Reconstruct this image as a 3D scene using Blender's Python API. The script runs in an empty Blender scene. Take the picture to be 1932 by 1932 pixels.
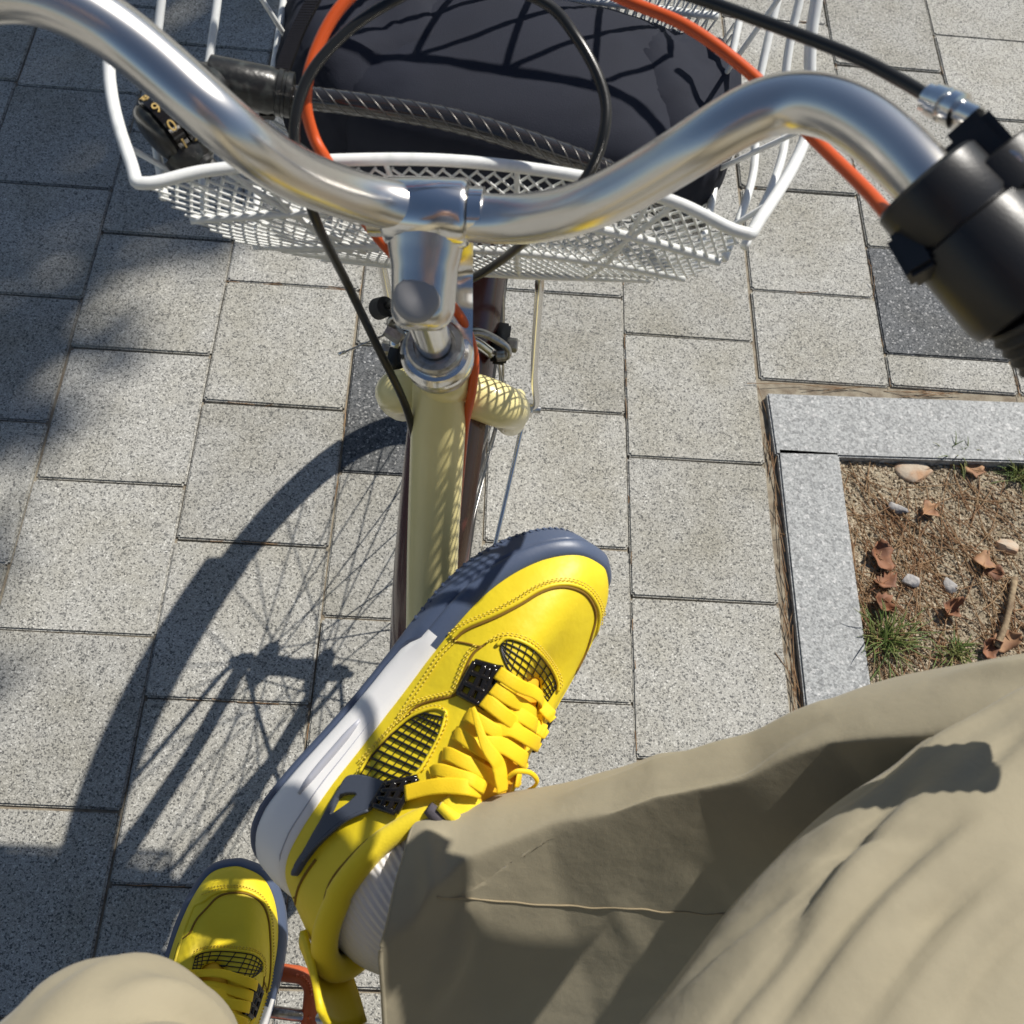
import bpy, bmesh, math, random
import numpy as np
from mathutils import Vector, Matrix
from mathutils.bvhtree import BVHTree

random.seed(7)
rng = np.random.default_rng(11)
scene = bpy.context.scene
COL = scene.collection

# ------------------------------------------------------------------ camera
CAM = np.array([-.23948, 0.0, 1.25512])
CR = np.array([0.9970013, 0.02690346, 0.0725577])
CU = np.array([-0.05696963, 0.88973633, 0.45290587])
CF = np.array([0.05237249, 0.45568132, -0.88860095])
FPX = 1916.667                                   # focal length in 1932-pixel units
cam_data = bpy.data.cameras.new('camera')
cam = bpy.data.objects.new('camera', cam_data)
COL.objects.link(cam)
m = Matrix.Identity(4)
for i in range(3):
    m[i][0], m[i][1], m[i][2], m[i][3] = CR[i], CU[i], -CF[i], CAM[i]
cam.matrix_world = m
cam_data.sensor_width = 36.0
cam_data.lens = FPX / 1932 * 36.0
cam_data.clip_start = .02
cam_data.clip_end = 500
cam_data.dof.use_dof = True
cam_data.dof.focus_distance = .92
cam_data.dof.aperture_fstop = 15.0
scene.camera = cam

# ------------------------------------------------------------------ sky, sun, exposure
SUN = np.array([.613, .597, 1.0]); SUN /= np.linalg.norm(SUN)     # towards the sun
world = bpy.data.worlds.new('World'); scene.world = world
world.use_nodes = True
wn = world.node_tree.nodes; wl = world.node_tree.links
sky_node = wn.new('ShaderNodeTexSky'); sky_node.sky_type = 'NISHITA'; sky_node.sun_disc = False
sky_node.sun_elevation = math.asin(SUN[2]); sky_node.sun_rotation = math.atan2(SUN[0], SUN[1])
sky_node.air_density = 1.0; sky_node.dust_density = .6; sky_node.ozone_density = 1.2
wn['Background'].inputs[1].default_value = .066
wl.new(sky_node.outputs[0], wn['Background'].inputs[0])
sl = bpy.data.lights.new('sun', 'SUN'); sl.energy = 5.0; sl.angle = math.radians(.53); sl.color = (1.0, .955, .88)
sun = bpy.data.objects.new('sun', sl); COL.objects.link(sun)
sun.rotation_euler = Vector(-SUN).to_track_quat('-Z', 'Y').to_euler(); sun.location = (3, 3, 6)
vs = scene.view_settings
vs.view_transform = 'Standard'; vs.look = 'None'; vs.gamma = 1; vs.use_curve_mapping = False
vs.exposure = .10
scene.cycles.max_bounces = 8
scene.cycles.transparent_max_bounces = 8

# ------------------------------------------------------------------ helpers
def ray(u, v): return CR * (u - 966) / FPX - CU * (v - 966) / FPX + CF
def at(u, v, d): return CAM + ray(u, v) * d               # a point seen at (u, v), d metres away
def atz(u, v, z):
    r = ray(u, v); return CAM + r * ((z - CAM[2]) / r[2])
def pj(p):
    d = np.asarray(p) - CAM; z = d @ CF
    return np.array([966 + FPX * (d @ CR) / z, 966 - FPX * (d @ CU) / z, z])
def nrm(v):
    v = np.asarray(v, float); return v / (np.linalg.norm(v, axis=-1, keepdims=True) + 1e-12)

def catmull(pts, k=8, closed=False):
    P = np.asarray(pts, float); n = len(P); out = []
    if n < 3 and not closed:
        t = np.linspace(0, 1, k + 1)[:, None]; return P[0] * (1 - t) + P[-1] * t
    rngi = range(n if closed else n - 1)
    for i in rngi:
        if closed: a, b, c, d = P[i - 1], P[i], P[(i + 1) % n], P[(i + 2) % n]
        else:
            b, c = P[i], P[i + 1]
            a = P[i - 1] if i > 0 else 2 * b - c
            d = P[i + 2] if i + 2 < n else 2 * c - b
        for j in range(k):
            t = j / k
            out.append(.5 * ((2 * b) + (c - a) * t + (2 * a - 5 * b + 4 * c - d) * t * t + (3 * b - a - 3 * c + d) * t ** 3))
    if not closed: out.append(P[-1])
    return np.array(out)

class MB:
    """collects geometry for one mesh"""
    def __init__(s): s.v = []; s.f = []; s.n = 0
    def add(s, v, f):
        v = np.asarray(v, float).reshape(-1, 3)
        s.v.append(v); s.f += [tuple(int(i) + s.n for i in q) for q in f]; s.n += len(v); return s
    def verts(s): return np.concatenate(s.v) if s.v else np.zeros((0, 3))
    def mirrored(s):
        o = MB(); v = s.verts().copy(); v[:, 1] *= -1; o.v = [v]; o.n = s.n; o.f = [tuple(reversed(q)) for q in s.f]; return o

def frames(P, closed=False, up=None):
    P = np.asarray(P, float); n = len(P)
    T = np.zeros_like(P)
    if closed: T = nrm(np.roll(P, -1, 0) - np.roll(P, 1, 0))
    else:
        T[1:-1] = P[2:] - P[:-2]; T[0] = P[1] - P[0]; T[-1] = P[-1] - P[-2]; T = nrm(T)
    N = np.zeros_like(P)
    u = np.array([0, 0, 1.0]) if up is None else np.asarray(up, float)
    if abs(T[0] @ u) > .95: u = np.array([1.0, 0, 0])
    N[0] = nrm(u - T[0] * (u @ T[0]))
    for i in range(1, n):
        q = N[i - 1] - T[i] * (N[i - 1] @ T[i]); N[i] = nrm(q)
    return T, N, np.cross(T, N)

def tube(P, r, n=10, closed=False, caps=True, flat=1.0, up=None):
    P = np.asarray(P, float); m_ = len(P)
    R = np.full(m_, r, float) if np.isscalar(r) else np.interp(np.linspace(0, 1, m_), np.linspace(0, 1, len(r)), r)
    T, N, B = frames(P, closed, up)
    a = np.arange(n) * 2 * np.pi / n
    ring = np.cos(a)[None, :, None] * N[:, None, :] * flat + np.sin(a)[None, :, None] * B[:, None, :]
    V = P[:, None, :] + ring * R[:, None, None]
    F = []
    for i in range(m_ if closed else m_ - 1):
        j = (i + 1) % m_
        for k in range(n):
            l = (k + 1) % n
            F.append((i * n + k, i * n + l, j * n + l, j * n + k))
    V = V.reshape(-1, 3)
    if caps and not closed:
        F.append(tuple(range(n - 1, -1, -1))); F.append(tuple((m_ - 1) * n + k for k in range(n)))
    return V, F

def lathe(origin, axis, prof, n=28, ref=None):
    """prof: (distance along axis, radius)"""
    ax = nrm(axis); u = np.array([0, 0, 1.0]) if ref is None else np.asarray(ref, float)
    if abs(u @ ax) > .95: u = np.array([1.0, 0, 0])
    N = nrm(u - ax * (u @ ax)); B = np.cross(ax, N)
    a = np.arange(n) * 2 * np.pi / n
    V = []; F = []
    for h, r in prof:
        V.append(np.asarray(origin) + ax * h + r * (np.cos(a)[:, None] * N + np.sin(a)[:, None] * B))
    V = np.concatenate(V)
    for i in range(len(prof) - 1):
        for k in range(n):
            l = (k + 1) % n
            F.append((i * n + k, i * n + l, (i + 1) * n + l, (i + 1) * n + k))
    F.append(tuple(range(n - 1, -1, -1))); F.append(tuple((len(prof) - 1) * n + k for k in range(n)))
    return V, F

def box(c, sx, sy, sz, X=(1, 0, 0), Y=(0, 1, 0), Z=(0, 0, 1), bev=.0):
    """box with chamfered edges, half sizes sx, sy, sz"""
    X, Y, Z = map(lambda q: np.asarray(q, float), (X, Y, Z)); c = np.asarray(c, float)
    if bev <= 0:
        V = [c + a * sx * X + b * sy * Y + d * sz * Z for a in (-1, 1) for b in (-1, 1) for d in (-1, 1)]
        return np.array(V), [(0, 1, 3, 2), (4, 6, 7, 5), (0, 4, 5, 1), (2, 3, 7, 6), (0, 2, 6, 4), (1, 5, 7, 3)]
    bm = bmesh.new(); bmesh.ops.create_cube(bm, size=2)
    for q in bm.verts: q.co = Vector((q.co.x * sx, q.co.y * sy, q.co.z * sz))
    bmesh.ops.bevel(bm, geom=list(bm.edges), offset=bev, segments=2, affect='EDGES')
    bm.verts.index_update()
    V = np.array([c + q.co.x * X + q.co.y * Y + q.co.z * Z for q in bm.verts])
    F = [tuple(q.index for q in f.verts) for f in bm.faces]; bm.free()
    return V, F

def mesh_from(name, V, F, mt, smooth=True):
    me = bpy.data.meshes.new(name)
    me.from_pydata([tuple(map(float, q)) for q in V], [], F)
    me.validate()
    if smooth:
        me.polygons.foreach_set('use_smooth', [True] * len(me.polygons))
    if mt is not None: me.materials.append(mt)
    me.update()
    return me

def origin_of(o):
    q = np.zeros(3)
    while o is not None:
        q = q + np.array(o.location); o = o.parent
    return q

def obj(name, mb, mt, parent=None, smooth=True, world=True, auto=None):
    V, F = (mb.verts(), mb.f) if isinstance(mb, MB) else mb
    V = np.asarray(V, float)
    if parent is not None and world: V = V - origin_of(parent)
    me = mesh_from(name, V, F, mt, smooth)
    if auto is not None: me.set_sharp_from_angle(angle=math.radians(auto))
    o = bpy.data.objects.new(name, me); COL.objects.link(o)
    if parent is not None: o.parent = parent
    return o

def tag(o, label=None, cat=None, group=None, kind=None):
    if label: o['label'] = label
    if cat: o['category'] = cat
    if group: o['group'] = group
    if kind: o['kind'] = kind
    return o

def thing(name, loc, label, cat, group=None):
    o = bpy.data.objects.new(name, None); COL.objects.link(o); o.location = tuple(map(float, loc))
    o.empty_display_size = .05
    return tag(o, label, cat, group)

# ------------------------------------------------------------------ materials
def new_mat(name):
    mt = bpy.data.materials.new(name); mt.use_nodes = True
    return mt, mt.node_tree.nodes, mt.node_tree.links, mt.node_tree.nodes['Principled BSDF']

def simple(name, col, rough=.5, metal=0.0, bump=None, var=None, spec=.5, coat=0.0, coord='Object', sheen=0.0):
    """bump = (scale, strength, distance); var = (scale, second colour, low, high)"""
    mt, N, L, b = new_mat(name)
    b.inputs['Base Color'].default_value = (*col, 1); b.inputs['Roughness'].default_value = rough
    b.inputs['Metallic'].default_value = metal; b.inputs['Specular IOR Level'].default_value = spec
    b.inputs['Coat Weight'].default_value = coat; b.inputs['Coat Roughness'].default_value = .08
    b.inputs['Sheen Weight'].default_value = sheen
    tc = N.new('ShaderNodeTexCoord')
    if var:
        n = N.new('ShaderNodeTexNoise'); n.inputs['Scale'].default_value = var[0]; n.inputs['Detail'].default_value = 5
        L.new(tc.outputs[coord], n.inputs['Vector'])
        r = N.new('ShaderNodeMapRange'); r.inputs[1].default_value = var[2]; r.inputs[2].default_value = var[3]
        L.new(n.outputs[0], r.inputs[0])
        mx = N.new('ShaderNodeMix'); mx.data_type = 'RGBA'
        mx.inputs[6].default_value = (*col, 1); mx.inputs[7].default_value = (*var[1], 1)
        L.new(r.outputs[0], mx.inputs[0]); L.new(mx.outputs[2], b.inputs['Base Color'])
    if bump:
        n = N.new('ShaderNodeTexNoise'); n.inputs['Scale'].default_value = bump[0]; n.inputs['Detail'].default_value = 4
        L.new(tc.outputs[coord], n.inputs['Vector'])
        bp = N.new('ShaderNodeBump'); bp.inputs['Strength'].default_value = bump[1]; bp.inputs['Distance'].default_value = bump[2]
        L.new(n.outputs[0], bp.inputs['Height']); L.new(bp.outputs[0], b.inputs['Normal'])
    return mt

def grain(name, light, dark, white, cell, dark_lo, dark_hi, rough=.85, stain=(.72, .69, .60), tint=.11):
    """speckled stone: voronoi grains in the piece's own space, random tint for each piece"""
    mt, N, L, b = new_mat(name)
    geo = N.new('ShaderNodeNewGeometry'); oi = N.new('ShaderNodeObjectInfo')
    sh = N.new('ShaderNodeVectorMath'); sh.operation = 'MULTIPLY_ADD'
    cmb = N.new('ShaderNodeCombineXYZ')
    for i in range(3): L.new(oi.outputs['Random'], cmb.inputs[i])
    L.new(cmb.outputs[0], sh.inputs[0]); sh.inputs[1].default_value = (37, 53, 71); L.new(geo.outputs['Position'], sh.inputs[2])
    wob = N.new('ShaderNodeTexNoise'); wob.inputs['Scale'].default_value = cell * .8; wob.inputs['Detail'].default_value = 2
    L.new(sh.outputs[0], wob.inputs['Vector'])
    wv = N.new('ShaderNodeVectorMath'); wv.operation = 'MULTIPLY_ADD'; wv.inputs[1].default_value = (1.6 / cell,) * 3
    L.new(wob.outputs[1], wv.inputs[0]); L.new(sh.outputs[0], wv.inputs[2])
    vo = N.new('ShaderNodeTexVoronoi'); vo.inputs['Scale'].default_value = cell
    L.new(wv.outputs[0], vo.inputs['Vector'])
    sp = N.new('ShaderNodeSeparateColor'); L.new(vo.outputs['Color'], sp.inputs[0])
    ra = N.new('ShaderNodeValToRGB'); e = ra.color_ramp.elements
    mid = tuple(.6 * a + .4 * c for a, c in zip(light, dark))
    ra.color_ramp.interpolation = 'LINEAR'
    e[0].position = dark_lo; e[0].color = (*dark, 1)
    e[1].position = dark_hi; e[1].color = (*light, 1)
    q = e.new(.5 * (dark_lo + dark_hi)); q.color = (*mid, 1)
    q = e.new(.90); q.color = (*light, 1)
    q = e.new(.97); q.color = (*white, 1)
    L.new(sp.outputs[0], ra.inputs[0])
    # finer second grain
    n2 = N.new('ShaderNodeTexNoise'); n2.inputs['Scale'].default_value = cell * 1.35; n2.inputs['Detail'].default_value = 3
    L.new(sh.outputs[0], n2.inputs['Vector'])
    r2 = N.new('ShaderNodeMapRange'); r2.inputs[1].default_value = .32; r2.inputs[2].default_value = .62; r2.inputs[3].default_value = .62; r2.inputs[4].default_value = 1.22
    L.new(n2.outputs[0], r2.inputs[0])
    m1 = N.new('ShaderNodeMix'); m1.data_type = 'RGBA'; m1.blend_type = 'MULTIPLY'; m1.inputs[0].default_value = 1
    L.new(ra.outputs[0], m1.inputs[6]); L.new(r2.outputs[0], m1.inputs[7])
    # large stains
    n3 = N.new('ShaderNodeTexNoise'); n3.inputs['Scale'].default_value = 7; n3.inputs['Detail'].default_value = 6; n3.inputs['Roughness'].default_value = .62
    L.new(sh.outputs[0], n3.inputs['Vector'])
    r3 = N.new('ShaderNodeMapRange'); r3.inputs[1].default_value = .42; r3.inputs[2].default_value = .72; r3.inputs[3].default_value = 0; r3.inputs[4].default_value = .75
    L.new(n3.outputs[0], r3.inputs[0])
    m2 = N.new('ShaderNodeMix'); m2.data_type = 'RGBA'; m2.blend_type = 'MULTIPLY'; m2.inputs[7].default_value = (*stain, 1)
    L.new(r3.outputs[0], m2.inputs[0]); L.new(m1.outputs[2], m2.inputs[6])
    # tint of the piece
    rt = N.new('ShaderNodeMapRange'); rt.inputs[3].default_value = 1 - tint; rt.inputs[4].default_value = 1 + tint * .7
    L.new(oi.outputs['Random'], rt.inputs[0])
    m3 = N.new('ShaderNodeMix'); m3.data_type = 'RGBA'; m3.blend_type = 'MULTIPLY'; m3.inputs[0].default_value = 1
    L.new(m2.outputs[2], m3.inputs[6]); L.new(rt.outputs[0], m3.inputs[7])
    L.new(m3.outputs[2], b.inputs['Base Color'])
    b.inputs['Roughness'].default_value = rough
    bp = N.new('ShaderNodeBump'); bp.inputs['Strength'].default_value = .55; bp.inputs['Distance'].default_value = .0012
    ad = N.new('ShaderNodeMath'); ad.operation = 'ADD'; L.new(sp.outputs[0], ad.inputs[0]); L.new(n2.outputs[0], ad.inputs[1])
    L.new(ad.outputs[0], bp.inputs['Height']); L.new(bp.outputs[0], b.inputs['Normal'])
    return mt

M = {}
M['paver'] = grain('paver', (.405, .395, .36), (.115, .115, .11), (.58, .57, .53), 520, .06, .40)
M['dark_paver'] = grain('dark_paver', (.14, .145, .15), (.045, .05, .056), (.42, .42, .42), 430, .12, .5)
M['granite'] = grain('granite', (.30, .308, .306), (.165, .172, .175), (.42, .42, .415), 230, .02, .5, rough=.6, stain=(.9, .9, .9), tint=.03)
M['sand'] = simple('sand', (.33, .29, .22), .95, bump=(900, .8, .002), var=(60, (.20, .16, .115), .4, .65))
M['soil'] = simple('soil', (.42, .36, .26), .95, bump=(700, .9, .003), var=(35, (.29, .23, .15), .38, .66))
M['chrome'] = simple('chrome', (.80, .79, .77), .16, 1.0, bump=(90, .03, .001))
M['alloy'] = simple('alloy', (.74, .72, .69), .26, 1.0, bump=(60, .04, .001))
M['steel'] = simple('steel', (.50, .49, .47), .32, 1.0, var=(300, (.32, .30, .27), .45, .7))
M['capgrey'] = simple('cap_grey', (.33, .32, .32), .45, .0)
M['cream'] = simple('cream_paint', (.86, .75, .35), .3, 0, coat=.25, var=(25, (.82, .71, .32), .4, .7))
M['cream_pale'] = simple('cream_paint_pale', (.66, .63, .40), .3, 0, coat=.4)
M['brown'] = simple('brown_paint', (.085, .020, .016), .25, 0, coat=.6)
M['rubber'] = simple('rubber', (.018, .018, .019), .55, bump=(400, .2, .001))
M['black_plastic'] = simple('black_plastic', (.013, .013, .014), .38, bump=(800, .15, .0005))
M['black_gloss'] = simple('black_gloss', (.012, .010, .009), .14)
M['cable'] = simple('cable_black', (.014, .014, .013), .28)
M['orange'] = simple('cable_orange', (.60, .085, .012), .38)
M['white_wire'] = simple('white_coating', (.80, .81, .79), .33, 0, var=(120, (.66, .68, .66), .5, .75))
M['gold'] = simple('digit_gold', (.55, .38, .13), .5)
M['pedal'] = simple('pedal_orange', (.46, .095, .03), .4, bump=(300, .15, .001))
# ================================================================== THE SETTING
ground = obj('ground', (np.array([[-150, -150, -.06], [150, -150, -.06], [150, 150, -.06], [-150, 150, -.06]]), [(0, 1, 2, 3)]), M['sand'], smooth=False)
tag(ground, kind='structure')
KX0_ = .221
PX, PY = .205, .2186                              # paver pitch across and along
phase = {0: 4.6992, 1: 8.4139, 2: 7.8778, -1: 5.0447, -2: 4.4424, -3: 4.9390, -4: 5.3290, -5: 5.7594}
bx0, bx1, by0, by1, zz = KX0_ - .002, 1.08, -.62, .84, -.0055
xs, ys = [-60, bx0, bx1, 60], [-60, by0, by1, 60]
pv = [[x, y, zz] for y in ys for x in xs]
pavement = obj('pavement', (np.array(pv, float), [(r * 4 + c, r * 4 + c + 1, (r + 1) * 4 + c + 1, (r + 1) * 4 + c) for r in range(3) for c in range(3) if (r, c) != (1, 1)]), M['sand'], smooth=False)
tag(pavement, kind='structure')
KX0, KX1, KY0, KY1 = .221, .309, .774, .885       # kerb: inner/outer lines

def paver_mesh(name, sx, sy, mt, seed):
    r = random.Random(seed)
    bm = bmesh.new(); bmesh.ops.create_cube(bm, size=2)
    for q in bm.verts: q.co = Vector((q.co.x * sx, q.co.y * sy, q.co.z * .03 - .03))
    top = [e for e in bm.edges if all(v.co.z > -.001 for v in e.verts)]
    up = [e for e in bm.edges if abs(e.verts[0].co.z - e.verts[1].co.z) > .01]
    bmesh.ops.bevel(bm, geom=up, offset=.003, segments=2, affect='EDGES')
    top = [e for e in bm.edges if all(v.co.z > -.001 for v in e.verts)]
    bmesh.ops.bevel(bm, geom=top, offset=.0022, segments=2, affect='EDGES')
    me = bpy.data.meshes.new(name); bm.to_mesh(me); bm.free()
    me.materials.append(mt)
    me.polygons.foreach_set('use_smooth', [True] * len(me.polygons)); me.set_sharp_from_angle(angle=math.radians(50))
    return me
GAP = .0013
pav_meshes = [paver_mesh('paver', PX / 2 - GAP + d, PY / 2 - GAP - d, M['paver'], i) for i, d in enumerate((0, .0006, -.0006))]
pav_dark = paver_mesh('paver', PX / 2 - GAP, PY / 2 - GAP, M['dark_paver'], 9)
pav_cut = {}
def put_paver(me, x, y, i):
    o = bpy.data.objects.new('paver', me); COL.objects.link(o); o.parent = pavement
    r = random.Random(i)
    o.location = (x + r.uniform(-.0008, .0008), y + r.uniform(-.0012, .0012), r.uniform(-.0018, .0012))
    o.rotation_euler = (r.uniform(-.004, .004), r.uniform(-.004, .004), r.uniform(-.005, .005))
n_p = 0
for c in range(-9, 9):
    ph = phase.get(c, (c * 1.71) % 1.0 + 4) * PX
    for k in range(-12, 14):
        y1 = ph - k * PY; y0 = y1 - PY; yc = (y0 + y1) / 2; xc = (c + .5) * PX
        if yc < -.75 or yc > 2.75: continue
        if abs(xc + .15) > 1.5: continue
        n_p += 1
        x0, x1 = c * PX, (c + 1) * PX
        if x1 > KX0 + .01 and y0 < KY1 + .004:
            if y1 < KY1 + .02: continue                       # inside the tree bed
            hy = y1 - (KY1 + .012)
            me = paver_mesh('paver', PX / 2 - GAP, hy / 2 - GAP, M['paver'], n_p)
            put_paver(me, xc, y1 - hy / 2, n_p); continue
        dark = (c == -2 and abs(yc - (4.4424 * PX - .5 * PY)) < .05) or (c == 2 and abs(yc - (7.8778 * PX - 2.5 * PY)) < .05)
        w = 0
        if c == 0: xc -= .002
        put_paver(pav_dark if dark else pav_meshes[n_p % 3], xc, yc, n_p)

# the same paving further out, past where single slabs can be told apart
far = MB()
for c in range(-40, 41):
    ph = phase.get(c, (c * 1.71) % 1.0 + 4) * PX
    for k in range(-40, 41):
        yc = ph - (k + .5) * PY; xc = (c + .5) * PX
        if abs(xc + .15) <= 1.5 and -.75 <= yc <= 2.75: continue
        if xc > KX0 - .02 and xc < 1.15 and yc < KY1 + .08 and yc > -.75: continue
        far.add(*box((xc, yc, -.015), PX / 2 - GAP, PY / 2 - GAP, .015))
obj('outer_paving', far, M['paver'], pavement, smooth=False)['kind'] = 'stuff'

# granite kerb round the tree bed
kerb = tag(bpy.data.objects.new('tree_bed_kerb', None), kind='structure'); COL.objects.link(kerb); kerb.location = (KX0, KY0, 0)
def kerb_stone(cx, cy, hx, hy, rz, h=.007):
    V, F = box((0, 0, h - .06), hx, hy, .06, bev=.0025)
    o = obj('kerb_stone', (V, F), M['granite'], kerb, world=False, auto=40)
    o.location = (cx - KX0, cy - KY0, 0); o.rotation_euler = (0, 0, rz)
kerb_stone(.214 + .56, .832, .56, .0535, .035)
kerb_stone(.2655, .774 - .50 - .004, .0455, .50, .0)
kerb_stone(1.06, .774 - .40, .0455, .44, .0)

# soil of the tree bed, a bumpy sheet
def fbm(x, y, s):
    t = 0
    for i, (f_, a_) in enumerate(((9, 1), (23, .55), (61, .3), (140, .16))):
        t = t + a_ * np.sin(x * f_ * 1.13 + 1.7 * i + s + 1.3 * np.sin(y * f_ * .71 + i)) * np.cos(y * f_ * .93 - .6 * i + s + 1.1 * np.sin(x * f_ * .57))
    return t
gx, gy = np.meshgrid(np.linspace(.23, 1.04, 260), np.linspace(-.1, .83, 300))
gz = -.009 + .0065 * fbm(gx, gy, .3) + rng.normal(0, .0012, gx.shape)
nx = gx.shape[1]
soil = obj('soil', (np.stack([gx, gy, gz], -1).reshape(-1, 3), [(j * nx + i, j * nx + i + 1, (j + 1) * nx + i + 1, (j + 1) * nx + i) for j in range(gx.shape[0] - 1) for i in range(nx - 1)]), M['soil'])
tag(soil, kind='structure')
def soil_z(x, y): return -.009 + .0065 * fbm(np.array(x), np.array(y), .3)

# gravel grains
oct_v = np.array([[1, 0, 0], [-1, 0, 0], [0, 1, 0], [0, -1, 0], [0, 0, 1], [0, 0, -1]], float)
oct_f = [(0, 2, 4), (2, 1, 4), (1, 3, 4), (3, 0, 4), (2, 0, 5), (1, 2, 5), (3, 1, 5), (0, 3, 5)]
bm = bmesh.new(); bmesh.ops.create_icosphere(bm, subdivisions=1, radius=1)
ico_v = np.array([q.co[:] for q in bm.verts]); bm.verts.index_update(); ico_f = [tuple(q.index for q in f.verts) for f in bm.faces]; bm.free()
def grains(name, n, s0, s1, mt, area=(.30, .75, .38, .785)):
    mb = MB()
    for i in range(n):
        x = rng.uniform(area[0], area[1]); y = rng.uniform(area[2], area[3]); s = s0 + (s1 - s0) * rng.random() ** 2
        A = rng.normal(size=(3, 3)); Q, _ = np.linalg.qr(A)
        V = (ico_v * (1 + .25 * rng.normal(size=(len(ico_v), 1)))) * np.array([1, .8, .6]) * s @ Q.T
        mb.add(V + [x, y, float(soil_z(x, y)) + s * .3], ico_f)
    o = obj(name, mb, mt, smooth=False); return o
M['gravel_a'] = simple('gravel_pale', (.50, .43, .32), .9, var=(160, (.40, .33, .23), .42, .58))
M['gravel_b'] = simple('gravel_brown', (.36, .28, .19), .9, var=(160, (.28, .21, .14), .42, .58))
tag(grains('gravel', 13000, .0009, .0034, M['gravel_a']), 'fine pale gravel and sand over the tree bed', 'gravel', kind='stuff')
tag(grains('soil_crumbs', 11000, .0009, .0032, M['gravel_b']), 'brown soil crumbs strewn through the tree bed', 'soil', kind='stuff')

# pine needles
def needles(name, n, place, mt, L0=.05, L1=.11, r=.0008):
    mb = MB()
    for i in range(n):
        x, y, a, z = place(i); l = rng.uniform(L0, L1); b_ = rng.normal(0, .12)
        t = np.linspace(-.5, .5, 4)
        px = x + l * t * np.cos(a) - b_ * l * (t ** 2 - .08) * np.sin(a); py = y + l * t * np.sin(a) + b_ * l * (t ** 2 - .08) * np.cos(a)
        pz = z + .002 + .004 * rng.random() + rng.normal(0, .006) * t
        mb.add(*tube(np.stack([px, py, pz], -1), r, 3, caps=False))
    return obj(name, mb, mt)
M['needle'] = simple('pine_needle', (.30, .16, .075), .7, var=(70, (.42, .28, .15), .4, .65))
def pl_bed(i):
    c = [(.36, .70), (.345, .60), (.40, .62), (.335, .52), (.45, .66), (.50, .60), (.43, .55), (.55, .72), (.37, .47), (.52, .50)][i % 10]
    x, y = c[0] + rng.normal(0, .035), c[1] + rng.normal(0, .035)
    x = max(x, .315); y = min(y, .765)
    return x, y, rng.normal(1.75 if i % 3 else 2.6, .5), float(soil_z(x, y))
tag(needles('pine_needles', 330, pl_bed, M['needle']), 'brown fallen pine needles scattered over the tree bed', 'pine needles', kind='stuff')
def pl_gap(i):
    if i % 4: return .212 + rng.normal(0, .0035), rng.uniform(.30, .86), rng.normal(1.62, .16), -.004
    return rng.uniform(.22, .5), .888 + rng.normal(0, .002), rng.normal(.05, .08), -.004
tag(needles('pine_needles', 48, pl_gap, M['needle'], .04, .09, .0006), 'brown pine needles caught in the gap along the granite kerb', 'pine needles', kind='stuff')
def pl_joint(i):
    c = (-3, -2, 0, 1, 2, 3)[i % 6]
    if i % 3 == 0:
        ph = phase.get(c, 4) * PX; return (c + rng.random()) * PX, ph - rng.integers(0, 6) * PY, rng.normal(0, .03), -.004
    return c * PX + rng.normal(0, .0008), rng.uniform(.1, 1.8), rng.normal(1.57, .03), -.004
tag(needles('pine_needles', 130, pl_joint, M['needle'], .012, .04, .0006), 'pine needle bits lodged in the paving joints', 'pine needles', kind='stuff')

# grass tufts
M['grass'] = simple('grass_blade', (.10, .16, .03), .55, var=(40, (.20, .20, .06), .4, .65))
def tuft(c, n, l, label):
    mb = MB()
    for i in range(n):
        a = rng.uniform(0, 6.28); el = rng.uniform(.25, 1.3); L = l * rng.uniform(.5, 1.15)
        t = np.linspace(0, 1, 5)[:, None]
        d = np.array([np.cos(a) * np.cos(el), np.sin(a) * np.cos(el), np.sin(el)])
        P = np.array([c[0], c[1], c[2]]) + rng.normal(0, .008, 3) * [1, 1, 0] + d * L * t + np.array([0, 0, -.45 * L]) * t ** 2
        P[:, 2] = np.maximum(P[:, 2], c[2] + .003)
        mb.add(*tube(P, [.0011, .0012, .001, .0002], 3, caps=False, flat=.4))
    return tag(obj('grass_tuft', mb, M['grass']), label, 'grass', 'grass tufts in the tree bed')
def onsoil(u, v): p = atz(u, v, -.015); return (p[0], p[1], float(soil_z(p[0], p[1])))
tuft(onsoil(1665, 1215), 90, .085, 'spiky green grass tuft overhanging the granite kerb beside the khaki knee')
tuft(onsoil(1800, 862), 45, .06, 'sparse grass tuft beside the flat stone under the upper kerb')
tuft(onsoil(1920, 900), 60, .055, 'green grass tuft at the right edge above the fallen twig')
tuft(onsoil(1800, 1235), 55, .045, 'low grass tuft just above the trouser knee near the twig')

# stones, leaves, twig
M['stone'] = simple('stone', (.46, .38, .29), .85, bump=(150, .5, .003), var=(40, (.40, .24, .14), .42, .62))
M['stone_grey'] = simple('stone_grey', (.40, .38, .36), .8, bump=(150, .5, .003), var=(60, (.16, .16, .17), .45, .6))
def rock(c, s, mt, label, seed, prof=(1, .8, .4), rz=0):
    r = np.random.default_rng(seed)
    bm = bmesh.new(); bmesh.ops.create_icosphere(bm, subdivisions=3, radius=1)
    V = np.array([q.co[:] for q in bm.verts]); bm.verts.index_update(); F = [tuple(q.index for q in f.verts) for f in bm.faces]; bm.free()
    for _ in range(9):                              # chop facets
        n = nrm(r.normal(size=3)); h = r.uniform(.55, .85); d = V @ n; V = V - np.maximum(d - h, 0)[:, None] * n
    V = V * np.array(prof) * s
    V = V @ np.array([[math.cos(rz), math.sin(rz), 0], [-math.sin(rz), math.cos(rz), 0], [0, 0, 1]])
    o = obj('stone', (V, F), mt, auto=25); o.location = (c[0], c[1], c[2] + s * prof[2] * .45)
    return tag(o, label, 'stone', 'stones in the tree bed')
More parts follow.
